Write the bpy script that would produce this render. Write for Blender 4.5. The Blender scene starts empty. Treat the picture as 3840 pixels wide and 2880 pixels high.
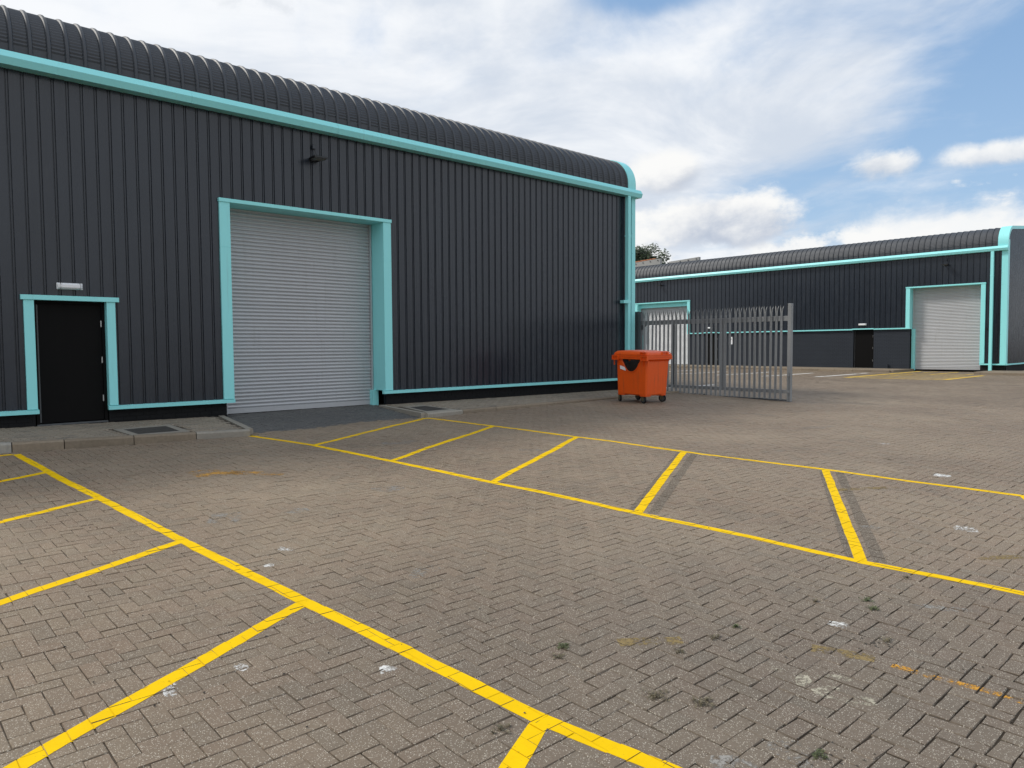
import bpy, bmesh, math, random
import numpy as np
from mathutils import Vector, Matrix
random.seed(7); rng = np.random.default_rng(7)
R = math.radians
SC = bpy.context.scene
COL = SC.collection

# ------------------------------------------------------------------ camera
CAM_H, YAW, PITCH, ROLL, FOC = 1.38, 47.33986, -3.05257, -0.31033, 2767.6 / 3840
def cam_axes():
    y, p, r = R(YAW), R(PITCH), R(ROLL)
    f = Vector((math.cos(y)*math.cos(p), math.sin(y)*math.cos(p), math.sin(p)))
    rt = Vector((math.sin(y), -math.cos(y), 0)); up = rt.cross(f)
    return rt*math.cos(r)+up*math.sin(r), -rt*math.sin(r)+up*math.cos(r), f
_r, _u, _f = cam_axes()
cd = bpy.data.cameras.new('camera'); cam = bpy.data.objects.new('camera', cd); COL.objects.link(cam)
cam.matrix_world = Matrix(((_r.x,_u.x,-_f.x,0),(_r.y,_u.y,-_f.y,0),(_r.z,_u.z,-_f.z,CAM_H),(0,0,0,1)))
cd.sensor_width = 36; cd.sensor_fit = 'HORIZONTAL'; cd.lens = 36*FOC; cd.clip_start = .05; cd.clip_end = 4000
SC.camera = cam

# ------------------------------------------------------------------ node helpers
class N:
    """number socket with arithmetic"""
    def __init__(s, t, o): s.t, s.o = t, o
    def _b(s, op, b, c=None, rev=False):
        n = s.t.nodes.new('ShaderNodeMath'); n.operation = op
        ins = [s, b] if not rev else [b, s]
        if c is not None: ins.append(c)
        for i, v in enumerate(ins):
            if isinstance(v, N): s.t.links.new(v.o, n.inputs[i])
            elif v is not None: n.inputs[i].default_value = v
        return N(s.t, n.outputs[0])
    def __add__(s, b): return s._b('ADD', b)
    __radd__ = __add__
    def __mul__(s, b): return s._b('MULTIPLY', b)
    __rmul__ = __mul__
    def __sub__(s, b): return s._b('SUBTRACT', b)
    def __rsub__(s, b): return s._b('SUBTRACT', b, rev=True)
    def __truediv__(s, b): return s._b('DIVIDE', b)
    def f(s, op, b=None): return s._b(op, b)
    def ss(s, lo, hi, a=0., b=1.):
        n = s.t.nodes.new('ShaderNodeMapRange'); n.interpolation_type = 'SMOOTHSTEP'; n.clamp = True
        s.t.links.new(s.o, n.inputs[0])
        for i, v in zip((1, 2, 3, 4), (lo, hi, a, b)): n.inputs[i].default_value = v
        return N(s.t, n.outputs[0])
    def lin(s, lo, hi, a=0., b=1.):
        n = s.t.nodes.new('ShaderNodeMapRange'); n.clamp = True
        s.t.links.new(s.o, n.inputs[0])
        for i, v in zip((1, 2, 3, 4), (lo, hi, a, b)): n.inputs[i].default_value = v
        return N(s.t, n.outputs[0])
def vec(t, x, y, z):
    n = t.nodes.new('ShaderNodeCombineXYZ')
    for i, v in enumerate((x, y, z)):
        if isinstance(v, N): t.links.new(v.o, n.inputs[i])
        else: n.inputs[i].default_value = v
    return n.outputs[0]
def sep(t, o):
    n = t.nodes.new('ShaderNodeSeparateXYZ'); t.links.new(o, n.inputs[0])
    return [N(t, n.outputs[i]) for i in range(3)]
def noise(t, v, scale, detail=3., rough=.5, dist=0.):
    n = t.nodes.new('ShaderNodeTexNoise'); t.links.new(v, n.inputs['Vector'])
    n.inputs['Scale'].default_value = scale; n.inputs['Detail'].default_value = detail
    n.inputs['Roughness'].default_value = rough; n.inputs['Distortion'].default_value = dist
    return N(t, n.outputs[0])
def voro(t, v, scale):
    n = t.nodes.new('ShaderNodeTexVoronoi'); t.links.new(v, n.inputs['Vector']); n.inputs['Scale'].default_value = scale
    return N(t, n.outputs['Distance']), n.outputs['Color']
def mix(t, fac, a, b, mode='MIX'):
    n = t.nodes.new('ShaderNodeMix'); n.data_type = 'RGBA'; n.blend_type = mode
    for sk, v in ((n.inputs[0], fac), (n.inputs[6], a), (n.inputs[7], b)):
        if isinstance(v, N): t.links.new(v.o, sk)
        elif hasattr(v, 'is_linked'): t.links.new(v, sk)
        elif isinstance(v, (int, float)): sk.default_value = v
        else: sk.default_value = (*v[:3], 1)
    return n.outputs[2]
def scalec(t, col, fac):
    n = t.nodes.new('ShaderNodeVectorMath'); n.operation = 'SCALE'
    if hasattr(col, 'is_linked'): t.links.new(col, n.inputs[0])
    else: n.inputs[0].default_value = col[:3]
    if isinstance(fac, N): t.links.new(fac.o, n.inputs['Scale'])
    else: n.inputs['Scale'].default_value = fac
    return n.outputs[0]

# ------------------------------------------------------------------ sun, sky, exposure
SUN_DIR = Vector((-.62, .85, 1.0)).normalized()
SUN_EL = math.asin(SUN_DIR.z); SUN_AZ = math.atan2(SUN_DIR.y, SUN_DIR.x)
sl = bpy.data.lights.new('sun', 'SUN'); sl.energy = 1.35; sl.angle = R(11); sl.color = (1, .95, .87)
sun = bpy.data.objects.new('sun', sl); COL.objects.link(sun)
sun.rotation_euler = SUN_DIR.to_track_quat('Z', 'Y').to_euler(); sun.location = SUN_DIR*60
SC.view_settings.view_transform = 'Standard'; SC.view_settings.look = 'None'
SC.view_settings.exposure = 0.80; SC.view_settings.gamma = 1.0; SC.view_settings.use_curve_mapping = False

world = bpy.data.worlds.new('World'); SC.world = world; world.use_nodes = True
def build_sky():
    t = world.node_tree; t.nodes.clear()
    out = t.nodes.new('ShaderNodeOutputWorld'); bg = t.nodes.new('ShaderNodeBackground')
    t.links.new(bg.outputs[0], out.inputs[0]); BG = .1; bg.inputs[1].default_value = BG
    sky = t.nodes.new('ShaderNodeTexSky'); sky.sky_type = 'NISHITA'; sky.sun_disc = False
    sky.sun_elevation = SUN_EL; sky.sun_rotation = math.pi/2 - SUN_AZ
    sky.air_density = 1.0; sky.dust_density = .6; sky.ozone_density = 2.0
    tc = t.nodes.new('ShaderNodeTexCoord'); d = tc.outputs['Generated']
    x, y, z = sep(t, d)
    E = z.f('ARCSINE') * (180/math.pi)
    # azimuth measured to the right of the yard's diagonal, in degrees
    ca, sa = math.cos(R(YAW)), math.sin(R(YAW))
    fw = x*ca + y*sa; rt = x*sa - y*ca
    A = rt.f('ARCTAN2', fw) * (180/math.pi)
    zc = z.f('MAXIMUM', 0.0) + .16
    px, py = rt/zc, fw/zc
    # ---- high thin sheets: noise on a flat ceiling, drawn out in one direction
    wob = noise(t, vec(t, px, py, 0.), .9, 3, .55)
    P = vec(t, px*.75 + py*.55 + wob*.5, (py*.75 - px*.55)*.42 + wob*.35, 3.7)
    n1 = noise(t, P, 1.05, 7, .6, .35)
    n1b = noise(t, vec(t, px, py*.7, 9.1), 2.6, 6, .62, .6)
    dA = (A - 44.)/36.
    bias = (dA*dA).ss(0., 1.6, -.11, .17) + E.ss(2, 15, .05, 0.)
    dl = (E - (A*.36 + 12.0))/6.0
    front = (A*A).ss(900., 3600., 1., 0.)
    def spot(a0, e0, ra, re): 
        u_, v_ = (A-a0)/ra, (E-e0)/re; return (u_*u_ + v_*v_).ss(0., 1.6, 1., 0.)
    bias = bias + (dl*dl).ss(0., 1.8, .165, 0.)*front - spot(35., 15.0, 9., 6.)*.13 - spot(9.5, 25.8, 6., 2.6)*.17 + spot(32., 27., 10., 4.)*.24 + spot(20., 13., 14., 5.)*.05 - spot(-13., 21.5, 4., 2.5)*.10
    cov = (n1*.74 + n1b*.36) + bias - .035
    veil = cov.ss(.35, .66)
    # ---- soft light-and-dark modelling of the sheet
    n2 = noise(t, vec(t, px*1.0, py*.9, 21.), 1.5, 6, .58, .5)
    sheet = mix(t, n2.ss(.36, .66), (.64, .70, .79), (.93, .945, .965))
    blue = scalec(t, sky.outputs[0], BG)
    blue = mix(t, .6, scalec(t, blue, 1.2), (.31, .51, .80))
    blue = mix(t, E.ss(0, 22, .5, 0.), blue, (.50, .66, .82))
    col = mix(t, veil*.96, blue, sheet)
    # ---- low cumulus: ragged heaps, bright crowns and grey-blue bellies
    f3 = noise(t, scalec(t, d, 1.0), 10.5, 7, .6)
    f3b = noise(t, vec(t, A*.03, E*.055, 4.2), 6.0, 7, .62, .35)
    fl = (f3 + f3b) - 1.0
    def heap(col, a0, e0, ra, re, top=(.93, .93, .92), bot=(.56, .615, .70), sharp=.16, strength=1., amp=2.3):
        dx = (A - a0)/ra; dy = (E - e0)/re
        dyb = dy.f('MAXIMUM', 0.) + dy.f('MINIMUM', 0.)*1.35
        fld = 1.0 - (dx*dx + dyb*dyb).f('SQRT') + fl*amp
        m = fld.ss(0., sharp)*strength
        relief = (dy*1.25 + fl*2.4 - dx*.25 + .18).ss(-.85, .75)
        c = mix(t, relief, bot, top)
        return mix(t, m, col, c)
    # a belt of far cumulus along the horizon all the way round
    belt = (noise(t, vec(t, rt*1.0, fw*1.0, z*2.6), 3.1, 7, .6, .2)*1.15 + E.lin(0, 13, .27, -.34) + fl*.55)
    bm_ = belt.ss(.50, .62)
    brel = (noise(t, vec(t, rt, fw, z*3.4 + .25), 7.5, 6, .6)*2.0 - 1.0 + fl*3.6 + E.lin(0, 10, -.35, .35)).ss(-.6, .6)
    col = mix(t, bm_*.95, col, mix(t, brel, (.60, .66, .745), (.92, .925, .92)))
    for h in HEAPS: col = heap(col, *h[:4], **(h[4] if len(h) > 4 else {}))
    # below the horizon: plain ground tone
    col = mix(t, E.ss(-3., -.5), (.16, .15, .14), col)
    t.links.new(scalec(t, col, SKY_GAIN/BG), bg.inputs[0])
    world.cycles.sampling_method = 'MANUAL'; world.cycles.sample_map_resolution = 1024
SKY_GAIN = 1/2**.80*1.04
HEAPS = [
    (31.5, 6.6, 9.0, 2.9, dict(amp=1.5, sharp=.7, strength=.9)),
    (11.9, 12.4, 3.6, 2.3, dict(amp=1.0, sharp=.5, bot=(.53,.58,.67))),
    (15.8, 8.9, 6.3, 2.9, dict(amp=1.0, sharp=.36, bot=(.48,.54,.65))),
    (26.2, 12.0, 2.9, 1.5, dict(amp=1.4, sharp=.6, strength=.95)),
    (32.8, 11.9, 4.2, 1.2, dict(amp=1.5, sharp=.7, strength=.92)),
    (11.0, 4.4, 2.0, 1.7, dict(amp=1.6, sharp=.3)),
    (-19., 24.2, 4.2, 2.4, dict(amp=2.4, sharp=.7, strength=.75)),
]
build_sky()

# ------------------------------------------------------------------ mesh helpers
class MB:
    def __init__(s): s.v, s.f, s.mi = [], [], []
    def add(s, vs, fs, mi=0):
        o = len(s.v); s.v += [tuple(p) for p in vs]; s.f += [tuple(i+o for i in q) for q in fs]; s.mi += [mi]*len(fs)
    def box(s, x0, x1, y0, y1, z0, z1, mi=0):
        s.add([(x0,y0,z0),(x1,y0,z0),(x1,y1,z0),(x0,y1,z0),(x0,y0,z1),(x1,y0,z1),(x1,y1,z1),(x0,y1,z1)],
              [(0,3,2,1),(4,5,6,7),(0,1,5,4),(1,2,6,5),(2,3,7,6),(3,0,4,7)], mi)
    def prism(s, prof, u0, u1, mi=0, cap=True):
        """closed (v,z) outline pushed along local x"""
        n = len(prof)
        s.add([(u0,a,b) for a,b in prof]+[(u1,a,b) for a,b in prof],
              [(i,(i+1)%n,n+(i+1)%n,n+i) for i in range(n)] + ([tuple(range(n-1,-1,-1)), tuple(range(n,2*n))] if cap else []), mi)
    def sheet(s, prof, u0, u1, mi=0):
        n = len(prof)
        s.add([(u0,a,b) for a,b in prof]+[(u1,a,b) for a,b in prof], [(i,i+1,n+i+1,n+i) for i in range(n-1)], mi)
    def tube(s, pts, r, seg=8, mi=0, cap=True):
        pts = [Vector(p) for p in pts]; rs = r if isinstance(r, (list, tuple)) else [r]*len(pts)
        ring = []
        for i, p in enumerate(pts):
            a = pts[max(0, i-1)]; b = pts[min(len(pts)-1, i+1)]; d = (b-a).normalized()
            q = d.to_track_quat('Z', 'Y'); 
            ring += [p + q @ Vector((math.cos(2*math.pi*k/seg)*rs[i], math.sin(2*math.pi*k/seg)*rs[i], 0)) for k in range(seg)]
        fs = [(i*seg+k, i*seg+(k+1)%seg, (i+1)*seg+(k+1)%seg, (i+1)*seg+k) for i in range(len(pts)-1) for k in range(seg)]
        if cap: fs += [tuple(range(seg-1,-1,-1)), tuple(range((len(pts)-1)*seg, len(pts)*seg))]
        s.add(ring, fs, mi)
    def mesh(s, name, mats, smooth=False):
        me = bpy.data.meshes.new(name); me.from_pydata(s.v, [], s.f)
        for m in (mats if isinstance(mats, (list, tuple)) else [mats]): me.materials.append(m)
        if any(s.mi): me.polygons.foreach_set('material_index', s.mi)
        if smooth: me.polygons.foreach_set('use_smooth', [True]*len(me.polygons))
        me.update(); return me
def fixn(me):
    b = bmesh.new(); b.from_mesh(me); bmesh.ops.recalc_face_normals(b, faces=b.faces); b.to_mesh(me); b.free(); return me
def bevel(me, w, seg=1):
    b = bmesh.new(); b.from_mesh(me); bmesh.ops.recalc_face_normals(b, faces=b.faces)
    bmesh.ops.bevel(b, geom=b.edges[:], offset=w, segments=seg, affect='EDGES', profile=.5); b.to_mesh(me); b.free(); return me
def ob(name, me, parent=None, loc=(0,0,0), rot=(0,0,0), scale=(1,1,1)):
    o = bpy.data.objects.new(name, me); COL.objects.link(o); o.parent = parent
    o.location = loc; o.rotation_euler = rot; o.scale = scale; return o
def part(name, mb, mats, parent, smooth=False, bev=0):
    me = mb.mesh(name, mats, smooth)
    if bev: bevel(me, bev)
    else: fixn(me)
    return ob(name, me, parent)
def boxpart(name, mat, parent, *b, bev=0):
    m = MB(); m.box(*b); return part(name, m, mat, parent, bev=bev)
def tag(o, label=None, cat=None, group=None, kind=None):
    for k, v in (('label', label), ('category', cat), ('group', group), ('kind', kind)):
        if v: o[k] = v
    return o
def thing(name, label, cat, loc=(0,0,0), rot=(0,0,0), group=None):
    return tag(ob(name, None, None, loc, rot), label, cat, group)

# ------------------------------------------------------------------ materials
def new_mat(name):
    m = bpy.data.materials.new(name); m.use_nodes = True; t = m.node_tree
    return m, t, t.nodes['Principled BSDF']
def setcol(t, p, sock, v):
    s = p.inputs[sock]
    if isinstance(v, N): t.links.new(v.o, s)
    elif hasattr(v, 'is_linked'): t.links.new(v, s)
    elif isinstance(v, (int, float)): s.default_value = v
    else: s.default_value = (*v[:3], 1)
def bump(t, p, h, strength, dist=.01):
    b = t.nodes.new('ShaderNodeBump'); t.links.new(h.o, b.inputs['Height'])
    b.inputs['Strength'].default_value = strength; b.inputs['Distance'].default_value = dist
    t.links.new(b.outputs[0], p.inputs['Normal'])
def pos(t):
    return t.nodes.new('ShaderNodeNewGeometry').outputs['Position']
def paint(name, base, rough=.5, var=.12, dirt=None, streak=.1, metal=0., spec=.5, fine=0.):
    """coated sheet metal: slight shade drift, dusty streaks, faint dents"""
    m, t, p = new_mat(name); P = pos(t); x, y, z = sep(t, P)
    oi = N(t, t.nodes.new('ShaderNodeObjectInfo').outputs['Random'])
    n1 = noise(t, P, .8, 4, .55); n2 = noise(t, vec(t, x*9., y*9., z*.55), 1.6, 4, .6)
    n3 = noise(t, P, 24., 5, .65)
    c = scalec(t, base, 1. + (n1-.5)*var*1.6 + (oi-.5)*var*.5 + (n3-.5)*fine)
    if dirt:
        c = mix(t, (n2.ss(.52, .80) * n1.ss(.35, .65))*streak, c, dirt)
        c = mix(t, n3.ss(.66, .8)*streak*.8, c, dirt)
    setcol(t, p, 'Base Color', c)
    setcol(t, p, 'Roughness', rough + (n2-.5)*.22)
    p.inputs['Metallic'].default_value = metal; p.inputs['Specular IOR Level'].default_value = spec
    bump(t, p, noise(t, P, 2.3, 2, .5), .10, .02)
    return m
M = {}
M['clad'] = paint('clad_anthracite', (.0205, .0265, .0365), .27, .20, (.09, .09, .09), .22, spec=.55)
M['roof'] = paint('roof_anthracite', (.050, .056, .066), .50, .14, (.15, .15, .14), .25)
M['teal'] = paint('trim_turquoise', (.325, .86, .87), .38, .06, (.20, .30, .28), .30)
M['black'] = paint('door_black', (.0045, .0042, .0042), .6, .2, (.02, .02, .02), .2, spec=.12)
M['plinth'] = paint('plinth_black', (.010, .0105, .0115), .75, .3, (.03, .03, .03), .3, spec=.25)
M['brickpaint'] = paint('brick_painted_grey', (.031, .038, .050), .68, .22, (.06, .06, .06), .3, spec=.3, fine=.3)
M['mortar'] = paint('mortar_painted', (.010, .012, .016), .8, .2, spec=.2)
M['shutter'] = paint('shutter_grey', (.475, .485, .50), .40, .08, (.22, .21, .19), .3, metal=.25)
M['galv'] = paint('galvanised_steel', (.265, .275, .28), .55, .28, (.32, .32, .31), .35, metal=.35, fine=.5)
M['galvdark'] = paint('galvanised_dark', (.095, .102, .107), .55, .3, (.2, .2, .19), .4, metal=.3, fine=.5)
M['steel'] = paint('steel_bright', (.55, .55, .54), .35, .1, metal=.8)
M['white'] = paint('white_plastic', (.86, .87, .88), .4, .05, (.5, .49, .46), .3)
M['orange'] = paint('bin_orange', (.82, .100, .002), .40, .10, (.25, .07, .03), .6, fine=.22)
M['rubber'] = paint('rubber_black', (.012, .012, .013), .6, .2, (.06, .055, .05), .5, spec=.3)
M['blackplastic'] = paint('black_plastic', (.008, .008, .009), .3, .2)
M['zincyellow'] = paint('caster_zinc', (.26, .22, .12), .45, .2, (.1, .08, .05), .4, metal=.5)
M['concrete'] = paint('kerb_concrete', (.245, .200, .148), .9, .35, (.10, .080, .056), .85, spec=.2, fine=.6)
M['concretenew'] = paint('kerb_concrete_new', (.30, .275, .232), .9, .25, (.13, .12, .10), .5, spec=.2, fine=.5)
M['concretepale'] = paint('kerb_concrete_pale', (.33, .315, .28), .9, .25, (.17, .16, .14), .6, spec=.2, fine=.6)
M['iron'] = paint('drain_iron', (.060, .054, .048), .7, .4, (.11, .09, .07), .5, fine=.6)
M['fargrey'] = paint('far_parapet_grey', (.36, .36, .345), .8, .2, (.2, .2, .19), .5)
M['tile'] = paint('far_roof_tile', (.48, .20, .10), .8, .3, (.5, .4, .3), .5)

def brick_material(name, tones, mul=1.0, moss=.0):
    m, t, p = new_mat(name); P = pos(t)
    at = t.nodes.new('ShaderNodeAttribute'); at.attribute_name = 'tone'; r = N(t, at.outputs['Fac'])
    x, y, z = sep(t, P); P2 = vec(t, x, y, 0.)
    big = noise(t, P2, .42, 4, .55); mid = noise(t, P2, 2.6, 4, .6); fine = noise(t, P2, 130., 3, .7)
    grit, gc = voro(t, P2, 230.); grain = noise(t, P2, 48., 4, .7); g2 = noise(t, P2, 420., 2, .5)
    c = mix(t, r.lin(0, .5), tones[0], tones[1]); c = mix(t, r.lin(.5, 1.), c, tones[2])
    c = mix(t, big.ss(.35, .70)*.45, c, tones[3])
    c = scalec(t, c, (1. + (big-.5)*.62 + (mid-.5)*.30 + (fine-.5)*.85 + (grain-.5)*.55 + (r*7.31).f('FRACT')*.08 - .04)*mul)
    # lime bloom and dried puddle marks
    bl = noise(t, P2, 1.15, 6, .68, .8)
    c = mix(t, bl.ss(.64, .76)*.30, c, (.34, .32, .28))
    c = mix(t, noise(t, P2, .8, 5, .6, .5).ss(.60, .78)*.32, c, (.085, .076, .066))
    # dirtier, mossier corner of the yard near the gate to the street
    dr = ((x-3.0)*(x-3.0) + (y-1.2)*(y-1.2)).f('SQRT') + (bl-.5)*2.4
    c = mix(t, dr.ss(.6, 5.0, .5, 0.), c, (.098, .086, .072))
    # pale aggregate showing in the worn faces, a few dark grains
    gr = t.nodes.new('ShaderNodeSeparateColor'); t.links.new(gc, gr.inputs[0])
    pick = N(t, gr.outputs[0]); sizes = N(t, gr.outputs[1])
    c = mix(t, ((pick.ss(.80, .84)) * ((grit/(sizes*.5+.22)).ss(.75, 1., 1., 0.)))*.90, c, (.60, .55, .46))
    c = mix(t, (pick.ss(.16, .20, 1., 0.) * grit.ss(.25, .4, 1., 0.))*.5, c, (.035, .03, .026))
    setcol(t, p, 'Base Color', c); setcol(t, p, 'Roughness', .72 + (fine-.5)*.2)
    p.inputs['Specular IOR Level'].default_value = .42
    bump(t, p, fine*.6 + g2*.5 + grit*.4, .22, .003)
    return m
TONES = [(.222, .168, .113), (.226, .162, .110), (.200, .154, .107), (.252, .199, .138)]
M['paver'] = brick_material('paving_brick', TONES)
M['paverdark'] = brick_material('paving_brick_sealed', [(.078,.078,.079),(.088,.086,.085),(.070,.071,.072),(.096,.092,.088)])
M['paverside'] = brick_material('paving_brick_footway', [(.205,.168,.124),(.285,.232,.172),(.168,.146,.118),(.27,.23,.175)])
M['paverblacked'] = brick_material('paving_brick_blacked', TONES, .66)  # same brick, darkened where old lines were blacked out
def sand_material():
    m, t, p = new_mat('joint_sand'); P = pos(t)
    n = noise(t, P, 60., 4, .65); b = noise(t, P, .9, 4, .6)
    c = mix(t, b.ss(.35, .65), (.070, .057, .044), (.120, .098, .075)); c = scalec(t, c, .65 + n*.7)
    x, y, z = sep(t, P)
    wet = ((x-4.1)*(x-4.1)*.22 + (y-1.0)*(y-1.0)*.5).f('SQRT'); c = mix(t, wet.ss(.5, 1.5, .85, 0.), c, (.032, .024, .016))
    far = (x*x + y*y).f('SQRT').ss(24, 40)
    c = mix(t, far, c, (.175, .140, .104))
    setcol(t, p, 'Base Color', c); p.inputs['Roughness'].default_value = .95; p.inputs['Specular IOR Level'].default_value = .2
    bump(t, p, n, .6, .006); return m
M['sand'] = sand_material()
def road_paint(name, base, wear=.0, dirtc=(.10, .085, .04)):
    m, t, p = new_mat(name); P = pos(t); x, y, z = sep(t, P)
    n = noise(t, P, 45., 5, .7); n2 = noise(t, P, 5., 5, .65); n3 = noise(t, P, 260., 3, .6)
    c = scalec(t, base, 1. + (n2-.5)*.30 + (n3-.5)*.22)
    c = mix(t, (n.ss(.62, .70))*.55*n2.ss(.35, .6), c, dirtc)
    setcol(t, p, 'Base Color', c); p.inputs['Roughness'].default_value = .8; p.inputs['Specular IOR Level'].default_value = .15
    bump(t, p, n3*.5 + n*.5, .35, .004)
    if wear > 0:
        a = (n*.5 + n2*.5).ss(wear-.05, wear+.05); setcol(t, p, 'Alpha', a)
    return m
M['yellow'] = road_paint('road_paint_yellow', (.86, .545, .0))
M['whiteline'] = road_paint('road_paint_white', (.80, .79, .76), dirtc=(.2, .19, .17))
M['ochre'] = road_paint('road_paint_old_yellow', (.60, .30, .045), wear=.495)
M['ochrefaint'] = road_paint('road_paint_faint_yellow', (.25, .185, .085), wear=.50)
M['splash'] = road_paint('paint_splash_white', (.66, .65, .62), wear=.53, dirtc=(.3, .29, .27))
M['splashfaint'] = road_paint('paint_scuff_grey', (.30, .285, .26), wear=.54, dirtc=(.2, .19, .17))
M['splashcream'] = road_paint('paint_splash_cream', (.42, .385, .30), wear=.53, dirtc=(.2, .18, .14))
def leaf_material(name, a, b):
    m, t, p = new_mat(name); P = pos(t); oi = N(t, t.nodes.new('ShaderNodeObjectInfo').outputs['Random'])
    n = noise(t, P, 1.2 if 'tree' in name else 60., 3, .6)
    setcol(t, p, 'Base Color', mix(t, n.ss(.3, .7), a, b)); p.inputs['Roughness'].default_value = .6
    return m
M['weed'] = leaf_material('weed_leaf', (.06, .08, .028), (.13, .145, .06))
M['weeddry'] = leaf_material('weed_dry', (.11, .095, .055), (.20, .165, .10))
M['soil'] = leaf_material('soil_crumb', (.022, .017, .012), (.055, .043, .03))
M['treeleaf'] = leaf_material('tree_leaf', (.022, .040, .016), (.060, .085, .032))
M['bark'] = paint('bark', (.06, .048, .038), .9, .3)

# ------------------------------------------------------------------ ground
SLOPE, Y0 = .0246, 15.0
def gz(x, y):
    x = np.asarray(x, float); y = np.asarray(y, float)
    t = np.clip((x-22)/12, 0, 1); t = t*t*(3-2*t)
    a = -SLOPE*np.clip(Y0-y, 0, 40)
    near = .006*np.sin(1.7*x+.6*y+.5)*np.sin(1.1*y-.8*x) + .004*np.sin(3.9*x+1.3)*np.sin(3.1*y+.4)
    return (1-t)*a + t*(-.13) + near*np.clip(1.4-np.hypot(x, y)/22, 0, 1)
yard = tag(ob('paved_yard', None), kind='structure')
def ground_sheet():
    xs = np.concatenate([[-3000, -400, -60], np.arange(-20, -3, 1.0), np.arange(-3, 15, .14), np.arange(15, 60, 1.0), [80, 120, 400, 3000]])
    ys = np.concatenate([[-3000, -400, -60], np.arange(-20, -3, 1.0), np.arange(-3, 15, .14), np.arange(15, 60, 1.0), [80, 120, 400, 3000]])
    X, Y = np.meshgrid(xs, ys, indexing='ij'); Z = gz(X, Y) - np.where(np.hypot(X, Y) < 11, .0065, .010)
    far = (np.abs(X) > 70) | (np.abs(Y) > 70); Z[far] = -.5
    n, m = X.shape; v = np.stack([X, Y, Z], -1).reshape(-1, 3)
    i, j = np.meshgrid(np.arange(n-1), np.arange(m-1), indexing='ij'); b = (i*m+j).ravel()
    f = np.stack([b, b+m, b+m+1, b+1], -1)
    me = bpy.data.meshes.new('joint_bed'); me.from_pydata(v.tolist(), [], f.tolist()); me.materials.append(M['sand'])
    me.polygons.foreach_set('use_smooth', [True]*len(me.polygons)); me.update()
    return ob('joint_bed', me, yard)
ground_sheet()

C_POS = np.array([0, 0, CAM_H]); RV, UV, FV = (np.array(a) for a in (_r, _u, _f))
def project(p):
    d = np.asarray(p) - C_POS; w = d @ FV
    return 1920 + 2767.6*(d @ RV)/w, 1440 - 2767.6*(d @ UV)/w, w
def inpoly(x, y, poly):
    r = np.zeros(np.shape(x), bool); n = len(poly)
    for i in range(n):
        (x1, y1), (x2, y2) = poly[i], poly[(i+1) % n]
        c = ((y1 > y) != (y2 > y)) & (x < (x2-x1)*(y-y1)/((y2-y1) or 1e-9)+x1); r ^= c
    return r
KERB_L = [(-6.0, 12.75), (-1.0, 12.35), (.9, 12.17), (1.55, 12.10), (1.776, 12.08), (2.389, 12.00), (3.284, 11.92), (4.159, 11.82), (4.978, 11.70)]
KERB_R = [(8.743, 11.98), (9.748, 12.10), (10.75, 12.16), (11.7, 12.22), (12.7, 12.29), (13.7, 12.36), (14.7, 12.43), (15.7, 12.50), (16.7, 12.56), (17.7, 12.62), (18.6, 12.68)]
PAVE_L = KERB_L + [(5.11, 11.95), (5.66, 14.95), (-6, 14.95)]
PAVE_R = KERB_R + [(18.6, 14.95), (9.32, 14.95), (8.66, 12.18)]
APRON = [(5.0, 15.1), (5.1, 12.0), (6.1, 11.95), (7.4, 12.15), (8.65, 12.12), (9.5, 15.1)]
UW = .0970
def herringbone(x0, x1, y0, y1):
    i0, i1, j0, j1 = int(x0/UW)-2, int(x1/UW)+2, int(y0/UW)-2, int(y1/UW)+2
    I, J = np.meshgrid(np.arange(i0, i1), np.arange(j0, j1), indexing='ij'); k = (I-J) % 4
    hz, vt = k == 0, k == 3
    cx = np.concatenate([I[hz]+1., I[vt]+.5]); cy = np.concatenate([J[hz]+.5, J[vt]+1.])
    hw = np.concatenate([np.full(hz.sum(), 1.), np.full(vt.sum(), .5)])
    return cx*UW, cy*UW, hw*UW, (1.5-hw/1.)*UW
bx, by, hw, hh = herringbone(-4, 42.5, -6, 33)
D = np.hypot(bx, by); AZ = np.degrees(np.arctan2(by, bx))
# what the yard could plausibly show from here or a step aside
keep = (AZ > 1) & (AZ < 97) | (D < 4.5)
keep &= ~((by > 14.92) & (bx < 18.7)) & (D > .25)
keep &= ~inpoly(bx, by, PAVE_L) & ~inpoly(bx, by, PAVE_R)
keep &= ~((bx > 39.2) & ((by > 14.3) | (by < 10.7)))
keep &= ~((bx > 18.7) & (bx < 42.5) & (by > 33))
keep &= (bx < 42.4)
bx, by, hw, hh, D = (a[keep] for a in (bx, by, hw, hh, D)); NB = len(bx)
ang = rng.normal(0, .010, NB); tx = rng.normal(0, .0028, NB); ty = rng.normal(0, .0028, NB)
bx = bx + rng.normal(0, .0011, NB); by = by + rng.normal(0, .0011, NB)
bz = gz(bx, by) + rng.normal(0, .0013, NB)
e = .05
tx += (gz(bx+e, by)-gz(bx-e, by))/(2*e); ty += (gz(bx, by+e)-gz(bx, by-e))/(2*e)
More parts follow.
